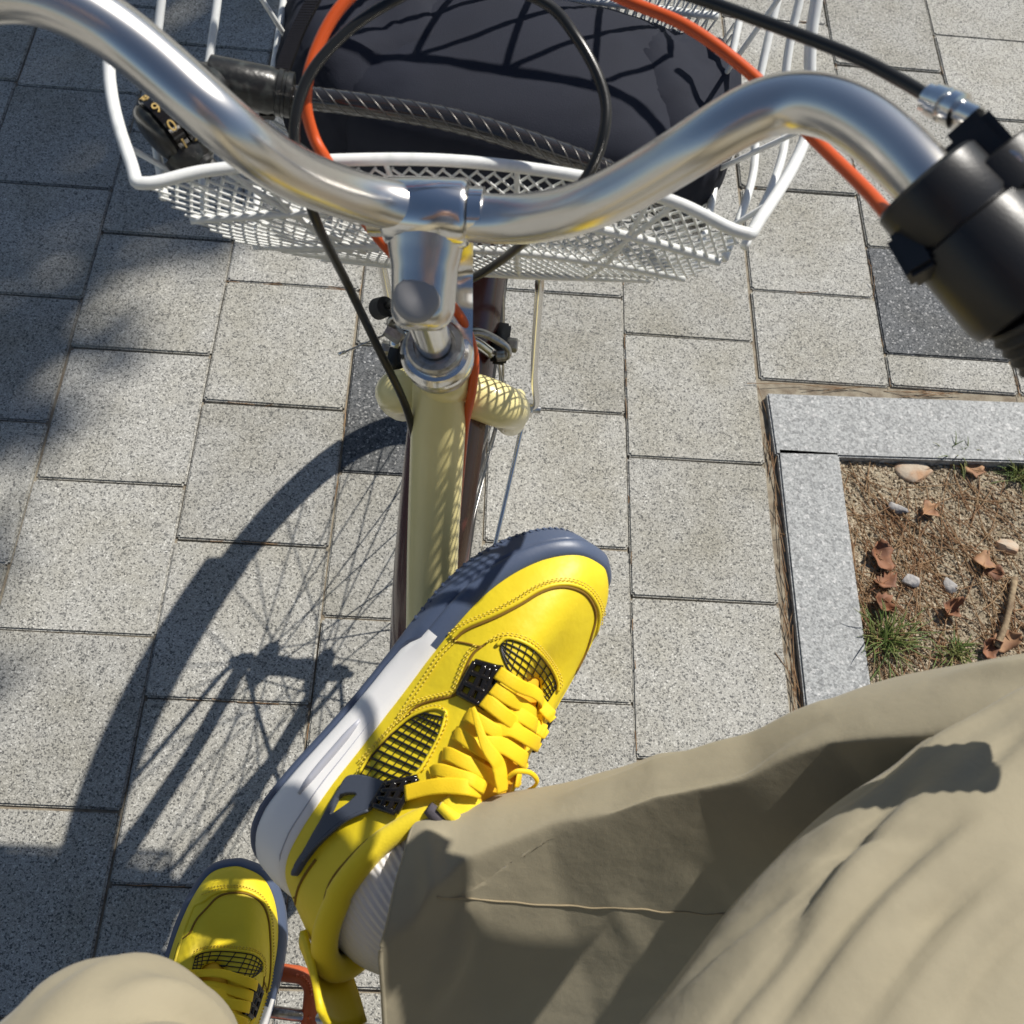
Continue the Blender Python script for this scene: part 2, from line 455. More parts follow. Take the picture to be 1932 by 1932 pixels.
rock(onsoil(1722, 890), .031, M['stone'], 'flat rust stained tan stone at the inner kerb corner', 3, (1, .72, .22), .1)
rock(onsoil(1712, 1100), .015, M['stone_grey'], 'small white and grey stone beside the dry curled leaves', 5, (1, .85, .6))
rock(onsoil(1790, 1105), .014, M['stone_grey'], 'small dark grey stone right of the white one', 8, (.8, 1, .55))
rock(onsoil(1690, 965), .017, M['stone_grey'], 'grey blue stone half hidden under pine needles', 12, (1, .6, .5), -.4)
rock(onsoil(1900, 1035), .018, M['stone'], 'tan stone near the right edge below the grass', 15, (1, .9, .5))
M['leaf'] = simple('dead_leaf', (.26, .11, .05), .7, var=(60, (.15, .065, .035), .4, .65))
M['leaf_pale'] = simple('dead_leaf_pale', (.36, .20, .10), .7, var=(60, (.25, .12, .06), .4, .65))
def leaf(c, s, rz, curl, mt, label, seed):
    r = np.random.default_rng(seed); mb = MB()
    nu, nv = 9, 7; V = []
    for i in range(nu):
        t = i / (nu - 1); w = math.sin(math.pi * min(1, t * .96 + .02)) ** .7 * (.42 + .10 * math.sin(t * 9 + seed))
        for j in range(nv):
            s_ = (j / (nv - 1) - .5) * 2
            V.append([(t - .5), w * s_, curl * (.22 * s_ * s_ * (1 if seed % 2 else -.6) + .22 * (t - .5) ** 2 * 4 + .16 * abs(s_)) + .05 * math.sin(5 * t + 3 * s_ + seed)])
    V = np.array(V) * s * .85 * (1 + .12 * r.normal(size=(len(V), 1)) * [[1, 1, 2]])
    F = [(i * nv + j, i * nv + j + 1, (i + 1) * nv + j + 1, (i + 1) * nv + j) for i in range(nu - 1) for j in range(nv - 1)]
    mb.add(V, F)
    mb.add(*tube(np.array([[-.75 * s, .02 * s, 0], [-.5 * s, 0, 0], [.45 * s, 0, .05 * s]]), .0006, 4))
    o = obj('dead_leaf', mb, mt); o.location = (c[0], c[1], c[2] + .006); o.rotation_euler = (r.uniform(-.35, .35), r.uniform(-.35, .35), rz)
    so = o.modifiers.new('thick', 'SOLIDIFY'); so.thickness = .0006
    return tag(o, label, 'leaf', 'dead leaves in the tree bed')
leaf(onsoil(1652, 1060), .050, 1.9, .5, M['leaf'], 'reddish brown leaf lying along the inner kerb edge, uppermost of its heap', 1)
leaf(onsoil(1662, 1105), .042, .6, .8, M['leaf'], 'curled brown leaf in the middle of the heap at the kerb', 2)
leaf(onsoil(1655, 1150), .040, 2.6, .7, M['leaf'], 'folded rusty leaf just above the spiky grass tuft', 3)
leaf(onsoil(1850, 1068), .040, 1.2, .9, M['leaf_pale'], 'upright pale brown curled leaf casting a shadow', 4)
leaf(onsoil(1868, 1085), .030, -.4, .6, M['leaf'], 'small brown leaf tucked under the upright pale one', 14)
leaf(onsoil(1790, 1150), .036, .9, .8, M['leaf'], 'small rusty curled leaf between grey stone and low grass', 5)
leaf(onsoil(1890, 1215), .044, .3, .9, M['leaf_pale'], 'orange brown leaf lying against the foot of the twig', 6)
leaf(onsoil(1860, 1230), .034, 1.1, .6, M['leaf'], 'dark brown leaf at the lower end of the twig', 7)
leaf(onsoil(1830, 892), .036, -.2, .4, M['leaf_pale'], 'flat pinkish leaf below the sparse grass tuft', 8)
leaf(onsoil(1745, 970), .034, .7, .4, M['leaf_pale'], 'pale leaf among the needles in the middle of the bed', 9)
M['twig'] = simple('twig_bark', (.33, .25, .15), .85, bump=(300, .5, .002), var=(90, (.18, .12, .07), .4, .65))
a_, b_ = np.array(onsoil(1870, 1228)), np.array(onsoil(1906, 1098))
tw = tube(catmull([a_ + [0, 0, .012], a_ * .6 + b_ * .4 + [.003, 0, .014], b_ + [0, 0, .010]], 5), [.005, .0042, .0048], 8)
tag(obj('twig', tw, M['twig']), 'short thick dry twig lying on the soil by the right edge', 'twig')
# ================================================================== THE BICYCLE
PHI = .087
HD = np.array([math.sin(PHI), math.cos(PHI), 0]); LT = np.array([math.cos(PHI), -math.sin(PHI), 0]); UZ = np.array([0, 0, 1.0])
WC = np.array([-.235, .604, 0]); HUB = WC + UZ * .335
bike = thing('bicycle', WC, 'cream step-through bicycle with silver handlebar, white wire basket and brown mudguard', 'bicycle')
NUT = at(822, 657, .62); CROWN = at(850, 748, .70); CAP = at(793, 562, .545)
AX = nrm(CAP - NUT)
BARC = at(806, 400, .532)

# front wheel: tyre, rim, hub, spokes
def ring(r, prof, n=96, a0=0, a1=2 * math.pi):
    """prof: points (radial offset, lateral)"""
    cl = abs(a1 - a0 - 2 * math.pi) < 1e-6
    th = np.linspace(a0, a1, n, endpoint=not cl); k = len(prof); V = []
    for t in th:
        rd = UZ * math.cos(t) + HD * math.sin(t)
        for dr, dl in prof: V.append(HUB + rd * (r + dr) + LT * dl)
    F = []
    for i in range(n if cl else n - 1):
        j = (i + 1) % n
        for q in range(k):
            F.append((i * k + q, j * k + q, j * k + (q + 1) % k, i * k + (q + 1) % k))
    if not cl: F += [tuple(range(k)), tuple((n - 1) * k + q for q in range(k - 1, -1, -1))]
    return np.array(V), F
circ = lambda r, n: [(r * math.cos(2 * math.pi * i / n), r * math.sin(2 * math.pi * i / n)) for i in range(n)]
wheel = obj('front_wheel', ring(.317, circ(.0185, 14)), M['rubber'], bike)
obj('rim', ring(.297, [(-.006, -.008), (-.006, .008), (.006, .0125), (.012, .0125), (.012, -.0125), (.006, -.0125)]), M['chrome'], wheel, auto=35)
obj('hub', lathe(HUB - LT * .05, LT, [(0, .006), (0.004, .009), (.012, .009), (.013, .026), (.016, .026), (.020, .013), (.05, .011), (.08, .013), (.084, .026), (.087, .026), (.088, .009), (.096, .009), (.1, .006)]), M['steel'], wheel, auto=35)
for i in range(36):
    s_ = 1 if i % 2 else -1; a = 2 * math.pi * i / 36
    ah = a + (.72 if (i // 2) % 2 else -.72)
    rd = lambda t: UZ * math.cos(t) + HD * math.sin(t)
    obj('spoke', tube([HUB + rd(ah) * .024 + LT * .034 * s_, HUB + rd(a) * .292 + LT * .003 * s_], .0010, 5), M['steel'], wheel)
obj('axle', lathe(HUB - LT * .078, LT, [(0, .003), (.001, .0045), (.155, .0045), (.156, .003)], 12), M['steel'], bike)
for s_ in (-1, 1):
    obj('axle_nut', lathe(HUB + LT * (.058 if s_ > 0 else -.069), LT, [(0, .0085), (.001, .0095), (.010, .0095), (.011, .0085)], 6), M['alloy'], bike, auto=30)
    obj('washer', lathe(HUB + LT * (.0545 if s_ > 0 else -.0575), LT, [(0, .011), (.003, .011)], 20), M['steel'], bike, auto=30)
# mudguard, from ahead of the fork to low behind
prof = [(.030 * math.cos(t) - .015, .030 * math.sin(t)) for t in np.linspace(-1.35, 1.35, 13)]
prof = prof + [(a - .0016, b * .94) for a, b in reversed(prof)]
guard = obj('mudguard', ring(.338, prof, 70, math.radians(-128), math.radians(52)), M['brown'], bike, auto=60)
# wheel-side stays
def rdv(t): return UZ * math.cos(t) + HD * math.sin(t)
for s_ in (-1, 1):
    a = HUB + LT * .0555 * s_; b = HUB + rdv(math.radians(-116)) * .345 + LT * .030 * s_
    obj('stay', tube(catmull([a, a * .93 + b * .07 + LT * .006 * s_, b], 6), .0024, 8), M['chrome'], bike)

# fork: crown shoulders and blades
for s_ in (-1, 1):
    c0 = CROWN + LT * .041 * s_ - HD * .002; h0 = HUB + LT * .0515 * s_
    P = [CROWN + AX * .010, CROWN + LT * .018 * s_ + AX * .008, CROWN + LT * .034 * s_ + AX * .001 - HD * .002, c0 * .93 + h0 * .07 - AX * .006] + [c0 * (1 - t) + h0 * t - HD * .016 * math.sin(math.pi * t) for t in (.2, .45, .75)] + [h0 + UZ * .02, h0]
    obj('fork_blade', tube(catmull(P, 8), [.0155, .0155, .0155, .0145, .013, .0115, .009, .008, .0075], 18), M['cream'], bike)
# head tube and main tube
obj('head_tube', tube([CROWN + AX * .004, NUT - AX * .012], .0178, 26), M['cream'], bike)
T0 = at(833, 690, .668); T1 = at(818, 1000, .735); T2 = at(812, 1200, .775); T3 = at(800, 1500, .86)
dirn = nrm(T3 - T2)
main = catmull([T0, T1, T2, T3, T3 + dirn * .25 + np.array([0, -.03, .01])], 8)
obj('down_tube', tube(main, .0187, 30), M['cream'], bike)
end = main[-1]
BB = np.array([-.262, -.02, .285])
obj('lower_tube', tube(catmull([end, BB], 6), .0187, 20), M['cream'], bike)
SEAT = np.array([-.275, -.22, .80])
obj('seat_tube', tube([BB, SEAT - [0, 0, .12]], .0155, 18), M['cream'], bike)
obj('seat_post', tube([SEAT - [0, 0, .14], SEAT], .0127, 14), M['chrome'], bike)
sad = catmull([SEAT + [0, .14, .02], SEAT + [0, .05, .03], SEAT + [0, -.04, .035], SEAT + [0, -.12, .04]], 5)
obj('saddle', tube(sad, [.018, .024, .05, .085, .08], 18, flat=.42), M['black_plastic'], bike)
obj('bottom_bracket', lathe(BB - LT * .036, LT, [(0, .018), (.001, .021), (.071, .021), (.072, .018)], 20), M['steel'], bike, auto=30)
# headset
obj('headset_cup', lathe(NUT - AX * .016, AX, [(-.010, .0186), (-.008, .0215), (-.002, .0222), (.0, .021)], 40), M['steel'], bike, auto=35)
obj('headset_nut', lathe(NUT - AX * .014, AX, [(0, .0205), (.0015, .0228), (.006, .0228), (.0075, .0215), (.010, .0200), (.0105, .0175), (.016, .0165), (.0165, .0140), (.013, .0133), (.013, .0112)], 40), M['chrome'], bike, auto=35)
obj('lock_nut', lathe(NUT - AX * .001, AX, [(0, .0155), (.001, .0178), (.006, .0178), (.0075, .0165), (.0078, .0130), (.005, .0125), (.005, .011)], 40), M['steel'], bike, auto=30)
# stem: quill, forged neck, clamp
stem = obj('stem', tube(catmull([NUT - AX * .01, NUT + AX * .03, CAP - AX * .006], 6), .0111, 30), M['chrome'], bike)
bx = nrm(at(905, 412, .528) - at(700, 404, .534))                 # along the bar through the clamp
fwd = nrm(BARC - CAP - bx * ((BARC - CAP) @ bx)); upn = nrm(np.cross(bx, fwd))
if upn @ AX < 0: upn = -upn
L_ = np.linalg.norm(BARC - CAP)
V = []; nS = 26; nr = 24
S = np.linspace(0, 1, nS)
prof_w = np.interp(S, [0, .06, .16, .35, .55, .75, .9, 1], [.0110, .0150, .0168, .0170, .0176, .0200, .0225, .0228])
prof_h = np.interp(S, [0, .06, .16, .35, .55, .75, .9, 1], [.0100, .0160, .0178, .0168, .0158, .0155, .0160, .0160])
for i, s_ in enumerate(S):
    c = CAP - fwd * .017 + (BARC - CAP + fwd * .015) * s_ + upn * (-.006 * (1 - s_))
    for k in range(nr):
        a = 2 * math.pi * k / nr; ca, sa = math.cos(a), math.sin(a)
        V.append(c + bx * prof_w[i] * np.sign(ca) * abs(ca) ** .72 + upn * prof_h[i] * np.sign(sa) * abs(sa) ** .8)
F = [(i * nr + k, i * nr + (k + 1) % nr, (i + 1) * nr + (k + 1) % nr, (i + 1) * nr + k) for i in range(nS - 1) for k in range(nr)]
F += [tuple(range(nr - 1, -1, -1)), tuple((nS - 1) * nr + k for k in range(nr))]
obj('neck', (np.array(V), F), M['alloy'], stem)
obj('bar_clamp', lathe(BARC - bx * .0225, bx, [(0, .0135), (.0008, .0165), (.003, .0178), (.042, .0178), (.0442, .0165), (.045, .0135)], 40), M['chrome'], stem, auto=40)
obj('bolt_cap', lathe(CAP + upn * .0098, upn, [(-.006, .0125), (.000, .0128), (.0025, .0118), (.0035, .009), (.0038, .0)], 36), M['capgrey'], stem, auto=50)
# handlebar
bar_pts = [at(-230, 60, 0.4092), at(-130, 10, 0.4070), at(-60, -12, 0.4070), at(0, -20, 0.4081), at(60, -16, 0.4103), at(115, 2, 0.4136), at(172, 30, 0.4180), at(233, 70, 0.4235), at(300, 125, 0.4273), at(367, 185, 0.4305), at(430, 240, 0.4390), at(494, 292, 0.4552), at(555, 328, 0.4750), at(615, 353, 0.4950), at(700, 380, 0.5200),
           BARC, at(905, 413, 0.5300), at(1000, 414, 0.5200), at(1104, 393, 0.4920), at(1203, 343, 0.4737), at(1293, 288, 0.4544), at(1359, 245, 0.4435), at(1425, 208, 0.4363), at(1491, 191, 0.4308), at(1558, 198, 0.4211), at(1624, 229, 0.4110), at(1690, 281, 0.4010), at(1775, 372, 0.3862), at(1860, 470, 0.3840), at(1960, 590, 0.3890), at(2080, 720, 0.4040), at(2180, 830, 0.4220)]
bar_path = catmull(bar_pts, 6)
for _ in range(16): bar_path[1:-1] = .5 * bar_path[1:-1] + .25 * (bar_path[2:] + bar_path[:-2])
bd = np.linalg.norm(bar_path - BARC, axis=1)
bar_r = np.where(bd < .055, .0127, np.where(bd < .10, .0127 - (bd - .055) / .045 * .0002, .0125))
handlebar = obj('handlebar', tube(bar_path, bar_r, 32), M['alloy'], bike)
for s_ in (-1, 1):
    obj('clamp_sleeve', lathe(BARC + bx * (.0225 * s_ if s_ > 0 else -.0305), bx, [(0, .0128), (.0005, .0137), (.0075, .0137), (.008, .0128)], 32), M['chrome'], handlebar, auto=40)
# left grip, off to the left
lg = nrm(bar_pts[0] - bar_pts[1]); LG = bar_pts[0]
obj('handlebar_left_end', tube([LG, LG + lg * .05 + np.array([0, -.03, 0]), LG + lg * .10 + np.array([0, -.09, .0])], .0111, 20), M['alloy'], bike).name = 'bar_end'
obj('grip', tube(catmull([LG + lg * .05 + np.array([0, -.03, 0]), LG + lg * .10 + np.array([0, -.09, .0]), LG + lg * .13 + np.array([0, -.16, .0])], 6), .0155, 20), M['rubber'], bike)
# right side: shifter collar, brake bracket, ribbed grip
gA = at(1762, 362, 0.3864); gB = at(1870, 483, 0.3830); gC = at(2010, 648, 0.3980); gD = at(2180, 830, 0.4250)
gx_ = nrm(gB - gA)
shifter = obj('gear_shifter', lathe(gA - gx_ * 0.00672, gx_, [(0, 0.01344), (0.00056, 0.01960), (0.00224, 0.02128), (0.02128, 0.02195), (0.02296, 0.02083), (0.02352, 0.02083)], 44), M['black_plastic'], bike, auto=40)
obj('twist_ring', lathe(gA + gx_ * 0.01702, gx_, [(0, 0.02106), (0.00112, 0.02274), (0.00448, 0.02330), (0.03360, 0.02408), (0.03808, 0.02296), (0.03920, 0.02016)], 44), M['black_plastic'], shifter, auto=40)
gt = nrm(gC - gB)
rib = obj('grip', lathe(gA + gx_ * 0.05488, nrm(gx_ * .5 + gt * .5), [(0, 0.01960)] + [(0.00112 + 0.00246 * i, 0.01994 - 0.00067 * (i > 18) - (0.00179 if i % 2 else 0)) for i in range(54)], 40), M['rubber'], bike, auto=60)
# shifter cable outlet, screws
co0 = at(1703, 443, .389); co1 = at(1748, 520, .380); cod = nrm(co1 - co0); cov = nrm(CAM - co0); cov = nrm(cov - cod * (cov @ cod))
obj('cable_outlet', box((co0 + co1) / 2, np.linalg.norm(co1 - co0) / 2, .0062, .0062, cod, np.cross(cov, cod), cov, bev=.002), M['black_plastic'], shifter, auto=45)
# brake lever bracket and lever
bk0 = at(1815, 235, 0.3864); bk1 = at(1990, 430, 0.3780)
bkd = nrm(bk1 - bk0); bkv = nrm(CAM - bk0); bkv = nrm(bkv - bkd * (bkv @ bkd)); bks = np.cross(bkd, bkv)
lever = obj('brake_lever', box((bk0 + bk1) / 2, np.linalg.norm(bk1 - bk0) / 2, 0.00952, 0.00784, bkd, bks, bkv, bev=0.00336), M['black_plastic'], bike, auto=45)
obj('lever_blade', tube(catmull([bk1 - bkd * 0.02240, bk1 + bkd * 0.05600 - bkv * 0.01120, bk1 + bkd * .12 - bkv * 0.01680], 6), [0.00896, 0.00672, 0.00560, 0.00672], 14, flat=.6), M['black_plastic'], lever)
obj('clamp_band', lathe(at(1885, 345, 0.3850) - gx_ * 0.00896, gx_, [(0, 0.01792), (0.00112, 0.02072), (0.01568, 0.02072), (0.01680, 0.01792)], 30), M['black_plastic'], lever, auto=40)
wn_ = nrm(CAM - at(1903, 309, 0.3690))
obj('washer', lathe(at(1903, 309, 0.3672), wn_, [(0, 0.00470), (0.00090, 0.00470), (0.00112, 0.00403), (0.00112, 0.00235), (0.00022, 0.00213), (0.00011, .0)], 24), M['alloy'], lever, auto=30)
fr0 = at(1748, 183, 0.3998); fr1 = at(1838, 222, 0.3853); frd = nrm(fr1 - fr0)
fer = obj('cable_adjuster', lathe(fr0, frd, [(0, 0.00470), (0.00067, 0.00560), (0.00392, 0.00560), (0.00448, 0.00650), (0.00952, 0.00672), (0.01008, 0.00515), (0.01176, 0.00515), (0.01232, 0.00694), (0.01624, 0.00694), (0.01680, 0.00470), (0.02464, 0.00470)], 18), M['chrome'], lever, auto=30)

# cables
def cable(name, pts, r, mt, k=8): return obj(name, tube(catmull(pts, k), r, 12), mt, bike)
cable('shift_cable', [at(1716, 462, .392), at(1706, 446, .395), at(1640, 365, .43), at(1530, 256, .47), at(1420, 142, .485), at(1300, 52, .495), at(1180, 0, .505), at(1020, -70, .51), at(860, -95, .52), at(740, -60, .50), at(650, 5, .497), at(598, 92, .497), at(577, 180, .498), at(590, 252, .505), at(622, 312, .513),
       at(690, 420, .56), at(780, 520, .59), at(860, 585, .615), at(893, 660, .64), at(892, 730, .66), at(878, 800, .69), at(868, 900, .725), at(858, 1000, .757)], .0030, M['orange'])
cable('brake_cable', [fr0 + frd * .004, at(1700, 152, .405), at(1600, 102, .415), at(1400, 26, .435), at(1250, -25, .45), at(1050, -85, .46), at(880, -60, .48), at(760, -8, .485), at(660, 55, .485), at(585, 140, .485), at(556, 235, .488), at(566, 320, .50), at(600, 425, .53), at(655, 535, .60), at(715, 660, .63), at(770, 780, .675), at(792, 900, .735), at(795, 1000, .762)], .0027, M['cable'])
cable('front_brake_cable', [at(-150, -60, .41), at(200, -140, .42), at(560, -120, .45), at(800, -60, .48), at(1010, -4, .50), at(1090, 75, .495), at(1140, 180, .495), at(1135, 270, .495), at(1095, 350, .505), at(1020, 430, .55), at(945, 492, .61), at(880, 530, .64), at(800, 556, .675), at(745, 572, .70), at(716, 582, .715)], .0027, M['cable'])
# front brake: arms, adjuster, blocks
BR = CROWN * .6 + NUT * .4 + HD * .045
cal = obj('brake_caliper', tube(catmull([at(760, 640, .72), at(740, 612, .715), at(750, 600, .71), at(800, 618, .70), at(850, 640, .71), at(900, 626, .715), at(950, 650, .725), at(958, 668, .73), at(938, 672, .735)], 6), [.004, .0045, .0045, .005, .005, .0042, .004], 10, flat=.6), M['steel'], bike)
obj('arm', tube(catmull([at(745, 655, .735), at(752, 628, .73), at(800, 640, .72), at(880, 640, .72), at(930, 668, .735)], 6), .0042, 10, flat=.6), M['chrome'], cal)
obj('pinch_bolt', lathe(at(728, 620, .712), nrm(at(760, 640, .715) - at(728, 620, .712)), [(0, .005), (.006, .0055), (.012, .0055), (.013, .004)], 6), M['steel'], cal, auto=30)
bar_ax = nrm(at(745, 572, .70) - at(713, 582, .716))
obj('barrel_adjuster', lathe(at(713, 583, .716), -bar_ax, [(-.012, .0035), (-.0105, .0048), (-.010, .0072), (.0, .0078), (.001, .0068), (.002, .0048), (.0015, .003)], 20), M['rubber'], cal, auto=40)
obj('barrel_washer', lathe(at(713, 583, .716), bar_ax, [(-.0005, .0046), (.002, .0046), (.0022, .003)], 18), M['alloy'], cal, auto=40)
obj('cable_tail', tube(catmull([at(735, 628, .712), at(700, 643, .712), at(660, 660, .715), at(640, 668, .715)], 5), .0007, 6), M['steel'], cal)
obj('cable_tip', tube([at(652, 663, .715), at(638, 669, .715)], .0013, 8), M['alloy'], cal)
for s_, uv in ((1, (945, 648)), (-1, (752, 660))):
    c = at(uv[0], uv[1], .76)
    obj('brake_block', box(c, .006, .020, .006, LT, nrm(HD - UZ * .3), np.cross(LT, nrm(HD - UZ * .3)), bev=.002), M['rubber'], cal)
    obj('pad_nut', lathe(c + LT * .004 * s_, LT * s_, [(0, .005), (.001, .0055), (.008, .0055), (.009, .004)], 6), M['steel'], cal, auto=30)
# flat chrome basket bracket from the headset
obj('basket_bracket', (lambda P: tube(catmull(P, 6), .0085, 4, flat=.14, up=nrm(CAM - P[1])))([at(868, 690, .632), at(866, 640, .625), at(866, 590, .622), at(866, 520, .62), at(866, 455, .60), at(866, 400, .58)]), M['chrome'], bike, auto=30)

# crank and pedals
cr = nrm(np.array([0, .35, -.93])); CRL = BB - LT * .062
PED = at(566, 1916, 1.0)
crank_l = obj('crank', tube(catmull([CRL, CRL * .5 + (PED + LT * .06) * .5, PED + LT * .055], 5), [.013, .010, .012], 14, flat=.6), M['alloy'], bike)
CRR = BB + LT * .062
obj('crank', tube([CRR, CRR * 2 - (PED + LT * .055) - LT * .0 + (CRL - CRR) * 0 + LT * .0], [.013, .012], 14, flat=.6), M['alloy'], bike)
ped_f = nrm(np.array([.0, 1, .10])); ped_u = nrm(np.cross(LT, ped_f)); pc = PED - LT * .040
pedal = obj('pedal', tube([PED + LT * .05, pc - LT * .05], .006, 12), M['steel'], bike)
def frame_loop(rx, ry, rr):
    out = []
    for (sx, sy, a0) in ((1, 1, 0), (-1, 1, 90), (-1, -1, 180), (1, -1, 270)):
        for a in np.linspace(a0, a0 + 90, 6):
            a = math.radians(a); out.append(pc + LT * (sx * (rx - rr) + rr * math.cos(a)) + ped_f * (sy * (ry - rr) + rr * math.sin(a)))
    return out
obj('cage', tube(frame_loop(.050, .036, .016), .0085, 12, closed=True, flat=1.0), M['pedal'], pedal)
mb = MB()
for i, p in enumerate(catmull(frame_loop(.050, .036, .016), 2, closed=True)):
    mb.add(oct_v * .0022 + p + ped_u * .0085, oct_f)
obj('studs', mb, M['pedal'], pedal, smooth=False)['kind'] = 'stuff'

# ------------------------------------------------------------------ the basket
RZ = .85
rimL, rimM, rimR = atz(240, 338, RZ), atz(850, 303, RZ), atz(1432, 440, RZ)
sideL, sideR = atz(205, 120, RZ), atz(1524, 245, RZ)
frontR = rimR + HD * .235 + LT * .030; frontL = rimL + HD * .235 - LT * .028
frontR[2] = frontL[2] = RZ + .15
BZ = .735
botL, botR = atz(604, 466, BZ + .01), atz(1232, 508, BZ + .01)
botL[2] = botR[2] = BZ
bfR = botR + HD * .17 + LT * .01; bfL = botL + HD * .17 - LT * .01
rear_rim = catmull([rimL, atz(430, 318, RZ + .001), atz(640, 302, RZ + .001), atz(850, 303, RZ), atz(1060, 326, RZ), atz(1270, 380, RZ), rimR], 6)
rear_bot = catmull([botL, botL * .5 + botR * .5 - HD * .004, botR], 18)
rear_bot = rear_bot[np.linspace(0, len(rear_bot) - 1, len(rear_rim)).astype(int)]
right_rim = catmull([rimR, sideR, atz(1541, 0, RZ + .045), frontR], 8); right_bot = catmull([botR, bfR], 24)
left_rim = catmull([rimL, sideL, frontL * .5 + sideL * .5 - UZ * .008, frontL], 8); left_bot = catmull([botL, bfL], 24)
front_rim = catmull([frontL, (frontL + frontR) / 2 + HD * .02, frontR], 12); front_bot = catmull([bfL, bfR], 24)
basket = obj('basket', tube(catmull([rimL + HD * .010 - LT * .0005, rimL + LT * .010 - HD * .001] + [rear_rim[i] for i in (5, 11, 18, 25, 30)] + [rimR - LT * .010 - HD * .001, rimR + HD * .010 + LT * .0005] + [right_rim[i] for i in (8, 16)] + [frontR] + [front_rim[12]] + [frontL] + [left_rim[i] for i in (16, 8)], 8, closed=True), .0034, 14, closed=True), M['white_wire'], bike)
def surf(rim, bot, s, t, bul=.0, nrmv=np.zeros(3)):
    i = s * (len(rim) - 1); a = int(min(i, len(rim) - 2)); f_ = i - a
    r_ = rim[a] * (1 - f_) + rim[a + 1] * f_
    i = s * (len(bot) - 1); a = int(min(i, len(bot) - 2)); f_ = i - a
    b_ = bot[a] * (1 - f_) + bot[a + 1] * f_
    return r_ * (1 - t) + b_ * t + nrmv * (bul * math.sin(math.pi * t))
faces = {'rear': (rear_rim, rear_bot, -HD), 'right': (right_rim, right_bot, LT), 'left': (left_rim, left_bot, -LT), 'front': (front_rim, front_bot, HD)}
def wire(face, pts, r, name='wire', n=8):
    rim, bot, nv = faces[face]
    P = [surf(rim, bot, s, t, .012, nv) for s, t in pts]
    obj(name, tube(catmull(P, 5) if len(P) > 2 else P, r, n), M['white_wire'], basket)
lev = np.linspace(0, 1, 13)
for t in (.30, .62, 1.0): wire('rear', [(s, t) for s in lev], .0026)
for s in (.2, .4, .6, .8): wire('rear', [(s, t) for t in (0, .3, .6, 1)], .0016)
for s0, s1 in ((.16, .24), (.84, .76)): wire('rear', [(s0, 0), (s0 * .5 + s1 * .5, .35), (s1, .7)], .0018)
for side in ('right', 'left'):
    for t in (.22, .45, .70, 1.0): wire(side, [(s, t) for s in lev], .0026)
    for k in range(3):
        s0 = k / 3; wire(side, [(s0 + .01, 0), (s0 + .11, 1)] if k % 2 else [(s0 + .11, 0), (s0 + .01, 1)], .0017)
for t in (.5, .75, 1.0): wire('front', [(s, t) for s in lev], .0026)
for k in range(-2, 9):
    for sg in (1, -1):
        pts_ = [(k / 7 + sg * .30 * (t - .25), t) for t in np.linspace(0, .5, 7)]
        pts_ = [q for q in pts_ if 0 <= q[0] <= 1]
        if len(pts_) > 1: wire('front', pts_, .0021)
def lattice(face, t0, t1, nd, r=.0009, s0=0.0, s1=1.0, name='mesh_panel'):
    rim, bot, nv = faces[face]; mb = MB(); steps = 14
    span = .38
    for sg in (1, -1):
        for k in range(-nd, 2 * nd):
            base = s0 + (s1 - s0) * k / nd; P = []
            for j in range(steps + 1):
                t = t0 + (t1 - t0) * j / steps; s = base + sg * (t - (t0 + t1) / 2) * span * (t1 - t0)
                if s0 <= s <= s1: P.append(surf(rim, bot, s, t, .012, nv) + nv * .0008 * sg)
            if len(P) > 1: mb.add(*tube(P, r, 4, caps=False, flat=1.4))
    return obj(name, mb, M['white_wire'], basket)
lattice('rear', .05, 1.0, 38, .00066)
lattice('right', .72, 1.0, 28, .0006); lattice('left', .72, 1.0, 28, .0006); lattice('front', .5, 1.0, 44, .0007)
# floor
mb = MB()
for i in range(26):
    f_ = i / 25; a = botL * (1 - f_) + botR * f_; b = bfL * (1 - f_) + bfR * f_; mb.add(*tube([a, b], .0011, 4))
for i in range(15):
    f_ = i / 14; a = botL * (1 - f_) + bfL * f_; b = botR * (1 - f_) + bfR * f_; mb.add(*tube([a, b], .0011, 4))
obj('floor_grid', mb, M['white_wire'], basket)
# strut from basket to axle
for s_ in (1, -1):
    a = at(1020, 508, .69) if s_ > 0 else botL + HD * .03 - UZ * .004 + LT * .03
    b = HUB + LT * .062 * s_
    obj('basket_strut', tube(catmull([a, a * .35 + b * .65 + LT * .004 * s_, a * .06 + b * .94 + LT * .010 * s_, b], 6), .0034, 10), M['alloy'], bike)

